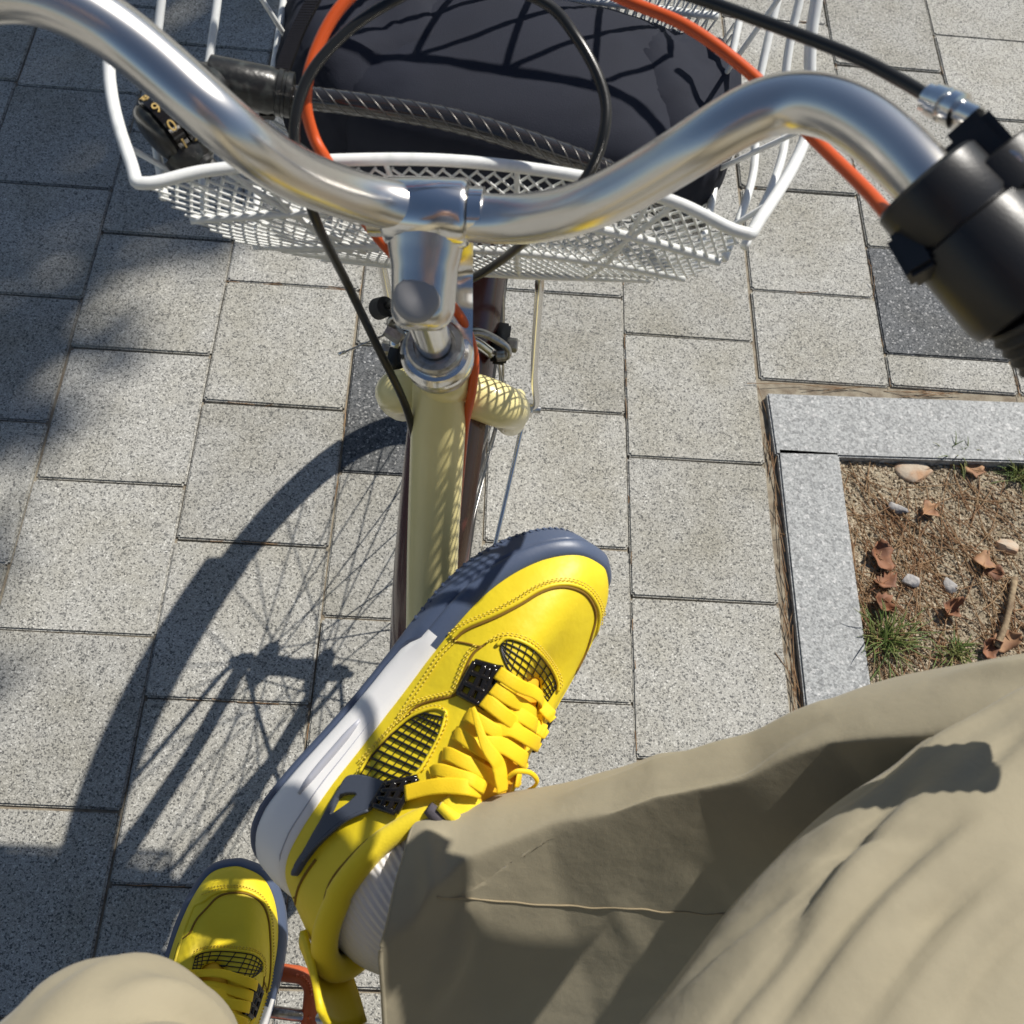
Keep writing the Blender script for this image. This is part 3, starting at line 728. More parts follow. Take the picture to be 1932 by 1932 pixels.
# ------------------------------------------------------------------ the bag in the basket
M['navy_cloth'] = simple('navy_cloth', (.013, .0155, .027), .82, bump=(1500, .35, .0006), spec=.3, var=(14, (.010, .012, .021), .4, .7))
M['navy_dark'] = simple('navy_lining', (.010, .011, .018), .8, bump=(600, .4, .001))
bc = botL * .25 + botR * .25 + bfL * .25 + bfR * .25 + UZ * .046 + LT * .014 + HD * .018
bag = thing('cloth_bag', bc - UZ * .1, 'dark navy fabric bag lying inside the white wire basket', 'bag')
def blob(c, rx, ry, rz, seed, amp, nu=64, nv=40, e=.62):
    V = []
    for i in range(nv + 1):
        ph = -math.pi / 2 + math.pi * i / nv
        for j in range(nu):
            th = 2 * math.pi * j / nu
            sg = lambda x: math.copysign(abs(x) ** e, x)
            x, z, y = sg(math.cos(ph)) * sg(math.cos(th)), sg(math.cos(ph)) * sg(math.sin(th)), sg(math.sin(ph))
            w = amp * (math.sin(5 * x + 3 * y + seed) * .5 + math.sin(11 * y - 6 * x + 2 * z + seed) * .25 + .22 * math.sin(23 * x + 9 * y + 7 * math.sin(4 * y + seed)) + .12 * math.sin(31 * y - 17 * x + seed))
            f_ = 1 + w
            V.append(c + LT * rx * x * f_ + HD * ry * y * f_ + UZ * rz * z * (1 + 1.6 * w))
    F = [(i * nu + j, i * nu + (j + 1) % nu, (i + 1) * nu + (j + 1) % nu, (i + 1) * nu + j) for i in range(nv) for j in range(nu)]
    return np.array(V), F
obj('main_pouch', blob(bc - LT * .010, .118, .076, .044, .4, .028), M['navy_cloth'], bag)
obj('side_flap', blob(bc + LT * .088 + HD * .008 - UZ * .006, .050, .066, .044, 2.1, .06, e=.75), M['navy_cloth'], bag)
obj('side_pocket', blob(bc - LT * .108 + HD * .012 - UZ * .003, .062, .066, .048, 4.4, .06, e=.75), M['navy_cloth'], bag)
# zip along the left of the bag
mb = MB(); zp = catmull([at(505, 225, .575), at(530, 150, .58), at(560, 70, .59), at(600, -10, .60)], 16)
for i, p in enumerate(zp): mb.add(*box(p + UZ * .002, .0042, .0012, .0014, nrm(LT + .2 * HD), HD, UZ))
obj('zip_teeth', mb, M['black_gloss'], bag, smooth=False)
obj('zip_tape', tube(zp, .0035, 8, flat=.15), M['navy_dark'], bag)

# ------------------------------------------------------------------ the cable lock
M['lock_black'] = simple('lock_black', (.014, .014, .013), .3, bump=(300, .25, .0008), var=(150, (.05, .055, .05), .52, .72))
M['strand'] = simple('dark_steel_strand', (.10, .095, .09), .35, .8)
M['smoke'] = simple('smoked_sleeve', (.02, .018, .017), .1, coat=.8)
k0 = at(298, 252, 0.553); k1 = at(420, 158, 0.562); ka = nrm(k1 - k0)
lock = thing('cable_lock', k0 - UZ * .02, 'black combination cable lock with gold digits lying across the basket rim', 'lock')
body = obj('housing', lathe(k0, ka, [(-.006, .004), (-.0055, .010), (-.004, .0145), (-.002, .0165), (.000, .0170), (.0015, .0160), (.003, .0150)], 36, ref=CAM - k0), M['lock_black'], lock, auto=45)
tv = nrm((CAM - k0) - ka * ((CAM - k0) @ ka)); tb = np.cross(ka, tv)
font_mb = {}
def glyph(ch, origin, right, up_, size, depth_n):
    cu = bpy.data.curves.new('glyph', 'FONT'); cu.body = ch; cu.size = 1; cu.align_x = 'CENTER'; cu.align_y = 'CENTER'; cu.extrude = .03; cu.resolution_u = 3
    to = bpy.data.objects.new('glyph', cu); me = bpy.data.meshes.new_from_object(to)
    V = np.array([q.co[:] for q in me.vertices]) * size; F = [tuple(p.vertices) for p in me.polygons]
    bpy.data.objects.remove(to); bpy.data.curves.remove(cu); bpy.data.meshes.remove(me)
    return origin + V[:, :1] * right + V[:, 1:2] * up_ + V[:, 2:3] * depth_n, F
for dnum in range(4):
    h0 = .0015 + dnum * .0078
    n = 40; prof_r = .0183
    V = []; nn = 60
    for h, rr in ((0, .0162), (.0006, prof_r), (.0070, prof_r), (.0076, .0162)):
        for k in range(nn):
            a = 2 * math.pi * k / nn; notch = .0011 if (k % 6) in (0,) else 0
            V.append(k0 + ka * (h0 + h) + (rr - notch) * (math.cos(a) * tv + math.sin(a) * tb))
    F = [(i * nn + k, i * nn + (k + 1) % nn, (i + 1) * nn + (k + 1) % nn, (i + 1) * nn + k) for i in range(3) for k in range(nn)]
    dial = obj('dial', (np.array(V), F), M['black_gloss'], lock, auto=35)
    for j in range(10):
        a = 2 * math.pi * (j + .5) / 10 - .25
        nv = math.cos(a) * tv + math.sin(a) * tb
        V, F = glyph(str((j + dnum) % 10), k0 + ka * (h0 + .0038) + nv * (prof_r + .0001), ka, np.cross(nv, ka), .0088, nv)
        obj('digit', (V, F), M['gold'], dial, smooth=False)
obj('barrel', lathe(k0 + ka * .0330, ka, [(0, .0160), (.0005, .0172), (.008, .0172), (.010, .0150), (.014, .0128)], 36), M['lock_black'], lock, auto=45)
sl0 = at(470, 158, 0.563); sld = nrm(at(540, 175, 0.566) - at(400, 145, 0.559))
obj('sleeve', lathe(at(392, 146, 0.559), sld, [(0, .010), (.001, .0122), (.034, .0128), (.036, .0118), (.0375, .0118), (.038, .0126), (.0405, .0126), (.041, .0118), (.0425, .0118), (.043, .0124), (.046, .0122), (.0465, .0095), (.0455, .0085)], 30), M['lock_black'], lock, auto=40)
cp = catmull([at(528, 180, 0.566), at(600, 187, 0.568), at(720, 203, 0.571), at(850, 226, 0.573), at(980, 263, 0.573), at(1100, 305, 0.573), at(1170, 335, 0.575), at(1260, 385, 0.580), at(1320, 425, 0.593)], 10)
obj('cable_sleeve', tube(cp, .0063, 20), M['smoke'], lock)
T, N_, B_ = frames(cp)
for q in range(5):
    P = [cp[i] + (.0060) * (math.cos(i * .55 + q * 1.257) * N_[i] + math.sin(i * .55 + q * 1.257) * B_[i]) for i in range(len(cp))]
    obj('steel_strand', tube(catmull(P, 3), .0006, 5), M['strand'], lock)
obj('end_cap', lathe(at(338, 278, .560), nrm(at(375, 312, .566) - at(338, 278, .560)), [(0, .0125), (.004, .0132), (.009, .0122), (.012, .0110), (.0122, .0118), (.0145, .0118), (.016, .009)], 28), M['lock_black'], lock, auto=50)
obj('strap', tube(catmull([k0 + ka * .012 - tv * .015, at(385, 305, .567), at(405, 330, .57)], 5), .006, 8, flat=.3), M['rubber'], lock)
# ================================================================== THE SNEAKERS
M['yellow'] = simple('yellow_leather', (.84, .655, .02), .5, bump=(420, .15, .0006), var=(30, (.80, .61, .016), .4, .7))
def add_wrinkles(mt, sc, st, dist):
    N, L = mt.node_tree.nodes, mt.node_tree.links
    bp0 = [n for n in N if n.type == 'BUMP'][0]
    n = N.new('ShaderNodeTexNoise'); n.inputs['Scale'].default_value = sc; n.inputs['Detail'].default_value = 3; n.inputs['Distortion'].default_value = .3
    tc = N.new('ShaderNodeTexCoord'); L.new(tc.outputs['Object'], n.inputs['Vector'])
    b = N.new('ShaderNodeBump'); b.inputs['Strength'].default_value = st; b.inputs['Distance'].default_value = dist
    L.new(n.outputs[0], b.inputs['Height']); L.new(b.outputs[0], bp0.inputs['Normal'])
add_wrinkles(M['yellow'], 48, .25, .004)
M['yellow_suede'] = simple('yellow_padding', (.84, .65, .016), .75, bump=(700, .3, .0008), sheen=.2)
M['lace'] = simple('yellow_lace', (.90, .61, .008), .7, bump=(1200, .4, .0007))
M['yellow_lining'] = simple('orange_tongue', (.82, .46, .01), .75)
M['stitch'] = simple('yellow_thread', (.72, .55, .06), .6)
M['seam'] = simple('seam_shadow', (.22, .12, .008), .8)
M['navy_sole'] = simple('navy_rubber', (.075, .10, .165), .42, bump=(500, .1, .0006))
M['navy_wing'] = simple('navy_wing', (.060, .070, .095), .42, bump=(500, .12, .0006))
M['midsole'] = simple('white_midsole', (.87, .86, .85), .42, bump=(120, .05, .001))
M['groove'] = simple('midsole_groove_shade', (.46, .47, .53), .4)  # grey stands in for the shade inside the midsole's recesses
M['net'] = simple('black_net', (.012, .011, .010), .4)
M['lining'] = simple('grey_lining', (.09, .08, .095), .9, bump=(800, .4, .001))
M['sock'] = simple('white_sock', (.78, .76, .76), .9, bump=(900, .3, .001))

LS = .300
PO = np.array([-0.35898865, 0.10645953, 0.52015227])
PM = np.array([[0.63757265, -0.49561453, 0.58971108], [0.72639059, 0.13171428, -0.67464734], [0.25662779, 0.85849727, 0.44395024]])
def s2w(p): return np.asarray(p) @ PM.T + PO
def w2s(p): return (np.asarray(p) - PO) @ PM

sx_ = np.array([0, .015, .05, .11, .2, .3, .4, .5, .6, .7, .8, .88, .94, .975, .99, 1.0]) * LS
med = np.array([0, .016, .028, .0345, .037, .037, .038, .041, .046, .0495, .0490, .0435, .035, .026, .017, 0])
lat = np.array([0, .016, .028, .0345, .038, .041, .044, .048, .051, .0515, .0480, .0415, .033, .025, .0165, 0])
NW = 128
def outline(grow=0.0):
    P = []
    for i in range(NW):
        w = i / NW; s = w * 2 if w <= .5 else (1 - w) * 2
        x = LS * (.5 - .5 * math.cos(math.pi * s))
        y = np.interp(x, sx_, med) if w <= .5 else -np.interp(x, sx_, lat)
        P.append([x, y])
    P = np.array(P)
    for _ in range(2): P = .5 * P + .25 * np.roll(P, 1, 0) + .25 * np.roll(P, -1, 0)
    T = np.roll(P, -1, 0) - np.roll(P, 1, 0); T /= np.linalg.norm(T, axis=1)[:, None]
    return P + np.stack([-T[:, 1], T[:, 0]], -1) * grow
OUT0 = outline(0)
def bottom_z(x):
    t = np.clip((x / LS - .68) / .32, 0, 1); h = np.clip((.10 - x / LS) / .10, 0, 1)
    return .022 * t ** 2 + .005 * h ** 2
def mid_top(x):      # top line of the midsole
    return bottom_z(x) + np.interp(x / LS, [0, .08, .25, .42, .56, .7, .9, 1.0], [.046, .043, .036, .032, .031, .032, .031, .033])
def out_top(x):      # top line of the outsole
    return bottom_z(x) + np.interp(x / LS, [0, .1, .5, .56, .60, .70, .9, 1.0], [.010, .008, .008, .010, .019, .0195, .0205, .0235])

def rings(levels, close_bottom=False, close_top=False):
    """levels: list of (outline xy, z array)"""
    V = np.concatenate([np.concatenate([o, np.asarray(z)[:, None] * np.ones((NW, 1))], 1) for o, z in levels]); F = []
    for i in range(len(levels) - 1):
        for k in range(NW):
            l = (k + 1) % NW; F.append((i * NW + k, i * NW + l, (i + 1) * NW + l, (i + 1) * NW + k))
    F = [tuple(reversed(q)) for q in F]
    if close_bottom: F.append(tuple(range(NW)))
    if close_top: F.append(tuple((len(levels) - 1) * NW + k for k in range(NW - 1, -1, -1)))
    return V, F
SH = {}
X0 = OUT0[:, 0]; bz = bottom_z(X0); mt_ = mid_top(X0); ot = out_top(X0)
g = lambda d: outline(d)
SH['outsole'] = rings([(g(-.012), bz + .0015), (g(-.003), bz), (g(.0040), bz + .002), (g(.0062), bz + (ot - bz) * .5), (g(.0064), ot - .0015), (g(.0050), ot), (g(-.004), ot)], True, True)
# tread ribs round the toe
mb = MB()
O3 = outline(.0050)
for i in range(NW):
    x = O3[i, 0]
    if x > .60 * LS:
        for q in range(2 if x > .8 * LS else 1):
            p = np.array([O3[i, 0], O3[i, 1], bottom_z(x) + .004 + .0045 * q]); t = nrm(np.append(O3[(i + 1) % NW] - O3[i - 1], 0))
            mb.add(*box(p, .0010, .0006, .0014, t, np.cross([0, 0, 1], t), (0, 0, 1)))
SH['tread'] = (mb.verts(), mb.f)
SH['midsole'] = rings([(g(-.004), ot - .001), (g(.0046), ot + .0002), (g(.0066), ot + (mt_ - ot) * .12), (g(.0060), ot + (mt_ - ot) * .35), (g(.0034), ot + (mt_ - ot) * .72), (g(.0010), mt_ - .001), (g(-.0010), mt_), (g(-.008), mt_ - .002)])

# opening of the upper (throat and collar), medial side, heel to toe
Cs = np.array([0, .06, .12, .20, .28, .36, .42, .48, .54, .62, .72, .84, .94, 1.0])
Cp = np.array([[-.009, 0, .110], [-.004, .016, .108], [.010, .028, .103], [.036, .0345, .096], [.068, .034, .094], [.094, .032, .101], [.112, .029, .109], [.126, .026, .111], [.140, .023, .107], [.160, .021, .097], [.181, .019, .087], [.199, .015, .079], [.209, .008, .0755], [.212, 0, .0745]])
def C_at(s, side):
    p = np.array([np.interp(s, Cs, Cp[:, i]) for i in range(3)]); p[1] *= side; return p
NK = 22
def upper_grid():
    G = np.zeros((NK, NW, 3))
    for i in range(NW):
        w = i / NW; s = w * 2 if w <= .5 else (1 - w) * 2; side = 1 if w <= .5 else -1
        O = np.array([OUT0[i, 0], OUT0[i, 1], mid_top(OUT0[i, 0]) - .004]); Cc = C_at(s, side)
        a = np.interp(s, [0, .12, .3, .5, .7, .85, 1], [-.02, -.03, .02, .16, .16, .14, .10]); b = np.interp(s, [0, .2, .4, .6, .8, 1], [.55, .55, .60, .72, .92, 1.02])
        if s < .18: out_ = nrm(np.append(OUT0[i] - [.05, 0], 0)) * .007
        else: out_ = np.zeros(3)
        Q = O + (Cc - O) * a + out_; Q[2] = O[2] + (Cc[2] - O[2]) * b
        for k in range(NK):
            t = k / (NK - 1); G[k, i] = (1 - t) ** 2 * O + 2 * t * (1 - t) * Q + t * t * Cc
    for _ in range(3):
        G[:, :, :] = .5 * G + .25 * np.roll(G, 1, 1) + .25 * np.roll(G, -1, 1)
    return G
UG = upper_grid()
V = UG.reshape(-1, 3); F = [(k * NW + i, (k + 1) * NW + i, (k + 1) * NW + (i + 1) % NW, k * NW + (i + 1) % NW) for k in range(NK - 1) for i in range(NW)]
SH['upper'] = (V, F)
# collar roll: padded edge
col_ids = [i for i in range(NW)]
cw = []
for i in range(NW):
    w = i / NW; s = w * 2 if w <= .5 else (1 - w) * 2
    cw.append((s, UG[-1, i]))
idx = [i for i in list(range(NW // 2 + 1, NW)) + list(range(0, NW // 2)) if cw[i][0] < .50]
idx = sorted([i for i in range(NW) if cw[i][0] < .50], key=lambda i: i if i > NW // 2 else i + NW)
colP = np.array([cw[i][1] for i in idx]) + [0, 0, -.0045]
colP[:, 1] *= .91; colP[:, 0] += .003 * (colP[:, 0] < .03)
SH['collar'] = tube(colP, [.003, .0062, .0074, .0080, .0082, .0084, .0082, .0080, .0074, .0062, .003], 16)
# heel tab
tabV = []; tb_n = 9
for i in range(9):
    t = i / 8; x = -.011 - .010 * t ** 1.4; z = .084 + .052 * t; hw = .019 + .005 * t
    for j in range(tb_n):
        y = (j / (tb_n - 1) - .5) * 2; tabV.append([x + .012 * y * y * (1 - .4 * t), hw * y, z - .003 * y * y * t])
tabF = [(i * tb_n + j, i * tb_n + j + 1, (i + 1) * tb_n + j + 1, (i + 1) * tb_n + j) for i in range(8) for j in range(tb_n - 1)]
SH['heel_tab'] = (np.array(tabV), tabF)
# tongue
def tong(x): return np.interp(x, [.113, .12, .135, .16, .19, .205, .218], [.128, .124, .116, .1035, .088, .0785, .070])
TV = []; tx = np.linspace(.214, .113, 24); tn = 13
for x in tx:
    hw = np.interp(x, [.113, .12, .14, .2, .218], [.035, .035, .030, .022, .010])
    for j in range(tn):
        y = (j / (tn - 1) - .5) * 2
        TV.append([x + (.010 * (y * y)) * (x < .11), hw * y, tong(x) - (.013 + .004 * (x < .12)) * y * y - .0005])
TF = [(i * tn + j, i * tn + j + 1, (i + 1) * tn + j + 1, (i + 1) * tn + j) for i in range(len(tx) - 1) for j in range(tn - 1)]
SH['tongue'] = (np.array(TV), TF)
ed = [np.array(TV[(len(tx) - 1) * tn + j]) for j in range(tn)]
SH['tongue_roll'] = tube(np.array(ed) - [0, 0, .003], [.003, .0055, .006, .0055, .003], 12)
SH['tongue_lining'] = tube(np.array(ed) - [.006, 0, .008], [.004, .007, .008, .007, .004], 12)

# ---- details laid on the surface of the right shoe
bv_up = BVHTree.FromPolygons([tuple(q) for q in SH['upper'][0]], SH['upper'][1])
allV = np.concatenate([SH['upper'][0], SH['tongue'][0]]); nU = len(SH['upper'][0])
bv_all = BVHTree.FromPolygons([tuple(q) for q in allV], SH['upper'][1] + [tuple(i + nU for i in f) for f in SH['tongue'][1]])
camS = w2s(CAM)
def hit(u, v, bv=None):
    bv = bv or bv_up
    d = nrm(w2s(CAM + ray(u, v)) - camS)
    loc, n, i, _ = bv.ray_cast(Vector(camS), Vector(d))
    if loc is None:
        p = Vector(camS + d * .72)
        loc, n, i, _ = bv.find_nearest(p)
        for _ in range(3):
            q = np.array(loc); t = (q - camS) @ d; loc, n, i, _ = bv.find_nearest(Vector(camS + d * t))
    n = np.array(n)
    if n @ (camS - np.array(loc)) < 0: n = -n
    return np.array(loc), n
def poly_smooth(pts, k=6, closed=True): return catmull(np.array(pts, float), k, closed)
def inside(P, poly):
    x, y = P; c = False; n = len(poly)
    for i in range(n):
        x1, y1 = poly[i - 1]; x2, y2 = poly[i]
        if (y1 > y) != (y2 > y) and x < (x2 - x1) * (y - y1) / (y2 - y1 + 1e-12) + x1: c = not c
    return c
def nearest_on(P, polys):
    best = None
    for poly in polys:
        A = np.asarray(poly); Bq = np.roll(A, -1, 0); d = Bq - A
        t = np.clip(((P - A) * d).sum(1) / ((d * d).sum(1) + 1e-12), 0, 1); q = A + d * t[:, None]; e = ((q - P) ** 2).sum(1); i = e.argmin()
        if best is None or e[i] < best[0]: best = (e[i], q[i])
    return best[1]
def patch(poly, holes=(), step=3.0, h=.0014, bv=None, base=.0004):
    """a sheet of thickness h following the shoe's surface inside the outline"""
    poly = np.asarray(poly); polys = [poly] + [np.asarray(q) for q in holes]
    x0, y0 = poly.min(0) - step; x1, y1 = poly.max(0) + step
    nx_, ny_ = int((x1 - x0) / step) + 1, int((y1 - y0) / step) + 1
    cell = {}
    for i in range(nx_):
        for j in range(ny_):
            c = (x0 + (i + .5) * step, y0 + (j + .5) * step)
            if inside(c, poly) and not any(inside(c, q) for q in holes): cell[i, j] = 1
    ids = {}; pts = []
    def vid(i, j):
        if (i, j) not in ids:
            p = np.array([x0 + i * step, y0 + j * step])
            full = all((a, b) in cell for a in (i - 1, i) for b in (j - 1, j))
            if not full: p = nearest_on(p, polys)
            ids[i, j] = len(pts); pts.append(p)
        return ids[i, j]
    F = [(vid(i, j), vid(i + 1, j), vid(i + 1, j + 1), vid(i, j + 1)) for i, j in cell]
    hp = [hit(p[0], p[1], bv) for p in pts]
    top = np.array([p + n * h for p, n in hp]); bot = np.array([p - n * .0006 for p, n in hp])
    edges = {}
    for f in F:
        for a, b in zip(f, f[1:] + f[:1]): edges[a, b] = edges.get((a, b), 0) + 1
    n = len(pts); FF = list(F)
    for (a, b) in edges:
        if (b, a) not in edges: FF.append((b, a, a + n, b + n))
    return np.concatenate([top, bot]), FF
def on_tube(pts, r, lift, bv=None, n=6, k=5, closed=False, flat=1.0):
    P = catmull(np.array(pts, float), k, closed); H = [hit(p[0], p[1], bv) for p in P]
    Q = np.array([p + n_ * lift for p, n_ in H])
    for _ in range(1): Q[1:-1] = .5 * Q[1:-1] + .25 * (Q[2:] + Q[:-2])
    return tube(Q, r, n, closed=closed, flat=flat, up=H[0][1])
def stitches(pts, bv=None, gap=.0030, ln=.0019, lift=.0013, off=0.0):
    P = catmull(np.array(pts, float), 10); H = [hit(p[0], p[1], bv) for p in P]
    Q = np.array([p + n_ * lift for p, n_ in H]); Nn = np.array([n_ for _, n_ in H])
    d = np.concatenate([[0], np.cumsum(np.linalg.norm(np.diff(Q, axis=0), axis=1))]); mb = MB(); s = 0
    while s + ln < d[-1]:
        a = np.array([np.interp(s, d, Q[:, i]) for i in range(3)]); b = np.array([np.interp(s + ln, d, Q[:, i]) for i in range(3)])
        n_ = nrm(np.array([np.interp(s, d, Nn[:, i]) for i in range(3)])); t = nrm(b - a); w = np.cross(n_, t)
        mb.add(*tube([a + w * off, (a + b) / 2 + n_ * .0004 + w * off, b + w * off], [.0003, .00055, .0003], 5)); s += gap
    return mb.verts(), mb.f
def ribbon(pts, w, lift=.0016, th=.0007, bv=None, k=6, arch=0.0):
    """flat lace: pts in the picture, w in metres"""
    P = catmull(np.array([p[:2] for p in pts], float), k); H = [hit(p[0], p[1], bv or bv_all) for p in P]
    ext = np.interp(np.linspace(0, 1, len(P)), np.linspace(0, 1, len(pts)), [p[2] if len(p) > 2 else 0 for p in pts])
    Q = np.array([p + n_ * (lift + e) for (p, n_), e in zip(H, ext)]); N3 = np.array([n_ for _, n_ in H])
    for _ in range(4):
        Q[1:-1] = .5 * Q[1:-1] + .25 * (Q[2:] + Q[:-2]); N3[1:-1] = .5 * N3[1:-1] + .25 * (N3[2:] + N3[:-2])
    N3 = nrm(N3); T = np.gradient(Q, axis=0); T = nrm(T); Sd = nrm(np.cross(N3, T)); N3 = nrm(np.cross(T, Sd))
    prof = [(-.5, -.1), (-.48, .55), (-.36, .95), (0, 1.05), (.36, .95), (.48, .55), (.5, -.1), (.4, -.6), (0, -.7), (-.4, -.6)]
    m_ = len(prof); W = np.full(len(Q), w) if np.isscalar(w) else np.interp(np.linspace(0, 1, len(Q)), np.linspace(0, 1, len(w)), w)
    V = np.array([Q[i] + Sd[i] * a * W[i] + N3[i] * b * th for i in range(len(Q)) for a, b in prof])
    F = [(i * m_ + q, i * m_ + (q + 1) % m_, (i + 1) * m_ + (q + 1) % m_, (i + 1) * m_ + q) for i in range(len(Q) - 1) for q in range(m_)]
    F += [tuple(range(m_ - 1, -1, -1)), tuple((len(Q) - 1) * m_ + q for q in range(m_))]
    return V, F
def mirror_to_lateral(vf, base=.0):
    """the same piece on the other side of the shoe, set onto that side's surface"""
    V, F = vf; V2 = []
    for p in V:
        l0, n0, _, _ = bv_up.find_nearest(Vector(p)); n0 = np.array(n0); h = (p - np.array(l0)) @ n0
        c = np.array([p[0], -np.array(l0)[1] * 1.0, np.array(l0)[2]])
        l1, n1, _, _ = bv_up.find_nearest(Vector(c)); n1 = np.array(n1)
        sgn = 1 if n1[1] < .3 else -1
        V2.append(np.array(l1) + n1 * h)
    return np.array(V2), [tuple(reversed(f)) for f in F]

zA = lambda p: (798.6 + .1984 * p[0], 990.3 + .1984 * p[1])       # readings from enlarged views
zB = lambda p: (511.1 + .1984 * p[0], 1405.6 + .1984 * p[1])
zC = lambda p: (639 + .2646 * p[0], 1214 + .2646 * p[1])
zD = lambda p: (447 + .3968 * p[0], 958 + .3968 * p[1])
A = lambda L: [zA(p) for p in L]
B = lambda L: [zB(p) for p in L]
Cc_ = lambda L: [zC(p) + tuple(p[2:]) for p in L]
D = lambda L: [zD(p) for p in L]
parts = []       # (name, parent part, (V, F), material, mirror to the other side too)
# toe overlay (mudguard of the shoe), a second skin along the sole
toe_seam = A([(290, 1105), (420, 1000), (690, 885), (930, 760), (1090, 660), (1250, 600), (1400, 600), (1540, 660), (1620, 780), (1635, 900), (1600, 1040), (1540, 1220), (1440, 1420), (1330, 1650), (1270, 1790)])
parts.append(('toe_seam', 'upper', on_tube(toe_seam, .0011, .0002), M['seam'], False))
toe_edge = [(a - 4.5 * .3, b - 5) for a, b in toe_seam]
parts.append(('toe_rim', 'upper', on_tube([(p[0] + d[0], p[1] + d[1]) for p, d in zip(toe_seam, [(-4, -5)] * 6 + [(0, -7), (3, -6), (6, -3), (7, 0), (7, 1), (7, 2), (7, 3), (7, 3), (7, 3)])], .0016, .0002, n=8), M['yellow'], False))
offs = [(-8, -10)] * 5 + [(-5, -12), (0, -14), (6, -12), (12, -6), (13, 0), (13, 2), (12, 4), (12, 5), (12, 6), (12, 6)]
for kk, sc in ((0, .8), (1, 1.15)):
    parts.append(('stitching', 'upper', stitches([(p[0] + o[0] * sc, p[1] + o[1] * sc) for p, o in zip(toe_seam, offs)]), M['stitch'], False))
# front mesh window
def window(top, bot, nl, nc, r, name='mesh_window', bulge=.0):
    T_ = catmull(np.array(top, float), 12); B__ = catmull(np.array(bot, float), 12)
    g_ = lambda c, s: np.array([np.interp(s, np.linspace(0, 1, len(c)), c[:, i]) for i in range(2)])
    mb = MB()
    def pt(s, t): p = g_(T_, s) * (1 - t) + g_(B__, s) * t; q, n_ = hit(p[0], p[1]); return q + n_ * .0006
    for i in range(nl):
        t = (i + .0) / (nl - 1); mb.add(*tube([pt(s, t) for s in np.linspace(0, 1, 26)], r * (1.25 if i in (0, nl - 1) else 1), 5))
    for j in range(nc):
        s = (j + .0) / (nc - 1); mb.add(*tube([pt(s, t) for t in np.linspace(0, 1, 12)], r * .85, 5))
    return mb.verts(), mb.f
fw_t = A([(738, 1120), (800, 1092), (930, 1128), (1050, 1200), (1170, 1330), (1245, 1470), (1255, 1560)])
fw_b = A([(738, 1170), (770, 1280), (830, 1400), (930, 1500), (1020, 1580), (1090, 1640), (1165, 1700)])
parts.append(('front_mesh', 'upper', window(fw_t, fw_b, 6, 13, .00048), M['net'], False))
ring_ = A([(700, 1150), (790, 1078), (935, 1110), (1065, 1185), (1190, 1320), (1272, 1480), (1275, 1580)])
parts.append(('window_rim', 'upper', on_tube(ring_, .0014, .0006, n=8), M['yellow'], False))
parts.append(('stitching', 'upper', stitches(A([(600, 1130), (700, 1060), (800, 1035), (940, 1060), (1080, 1130), (1220, 1290), (1300, 1440), (1310, 1560)])), M['stitch'], False))
parts.append(('stitching', 'upper', stitches(A([(620, 1110), (710, 1080), (800, 1055), (935, 1080), (1070, 1152), (1205, 1300), (1285, 1450), (1295, 1560)])), M['stitch'], False))
# side mesh window
sw_l = D([(592, 1270), (640, 1190), (700, 1120), (760, 1062), (830, 1005), (890, 978)])
sw_r = D([(748, 1322), (845, 1275), (890, 1215), (930, 1145), (962, 1080), (985, 1000)])
def window2(Lc, Rc, nl, nc):
    L2 = catmull(np.array(Lc, float), 12); R2 = catmull(np.array(Rc, float), 12); mb = MB()
    g_ = lambda c, s: np.array([np.interp(s, np.linspace(0, 1, len(c)), c[:, i]) for i in range(2)])
    def pt(s, t): p = g_(L2, s) * (1 - t) + g_(R2, s) * t; q, n_ = hit(p[0], p[1]); return q + n_ * .0007
    for i in range(nl):
        s = i / (nl - 1); mb.add(*tube([pt(s, t) for t in np.linspace(0, 1, 12)], .0008, 6))
    for j in range(nc):
        t = j / (nc - 1); mb.add(*tube([pt(s, t) for s in np.linspace(0, 1, 26)], .00042, 5))
    return mb.verts(), mb.f
parts.append(('side_mesh', 'upper', window2(sw_l, sw_r, 11, 7), M['net'], True))
rim2 = sw_l + [zD((945, 962)), zD((990, 975))] + sw_r[::-1]
parts.append(('window_rim', 'upper', on_tube([(p[0] - (3 if i < 6 else -3 if i > 7 else 0), p[1] - 3) for i, p in enumerate(rim2)], .0011, .0006, n=8), M['yellow'], True))
parts.append(('stitching', 'upper', stitches(D([(575, 1260), (640, 1160), (720, 1070), (820, 985), (900, 950), (970, 945), (1002, 985), (1000, 1030), (965, 1110), (925, 1190), (880, 1270)])), M['stitch'], True))
# panel seam between the windows
sm = D([(600, 1225), (760, 1050), (850, 950), (940, 915), (1010, 900), (1045, 880), (1075, 800), (1120, 700), (1165, 660)])
parts.append(('panel_seam', 'upper', on_tube(sm, .0010, .0002), M['seam'], True))
for d_ in (5, 9): parts.append(('stitching', 'upper', stitches([(a - d_ * .7, b - d_ * .8) for a, b in sm]), M['stitch'], True))
parts.append(('panel_seam', 'upper', on_tube(A([(290, 1108), (420, 1130), (540, 1160), (600, 1130)]), .0008, .0002), M['seam'], True))
# lower edge seam along the sole
le = A([(300, 1080), (180, 1200), (60, 1380), (-60, 1560), (-250, 1850)])
for d_ in (0, 5): parts.append(('stitching', 'upper', stitches([(a + d_, b + d_) for a, b in le]), M['stitch'], True))
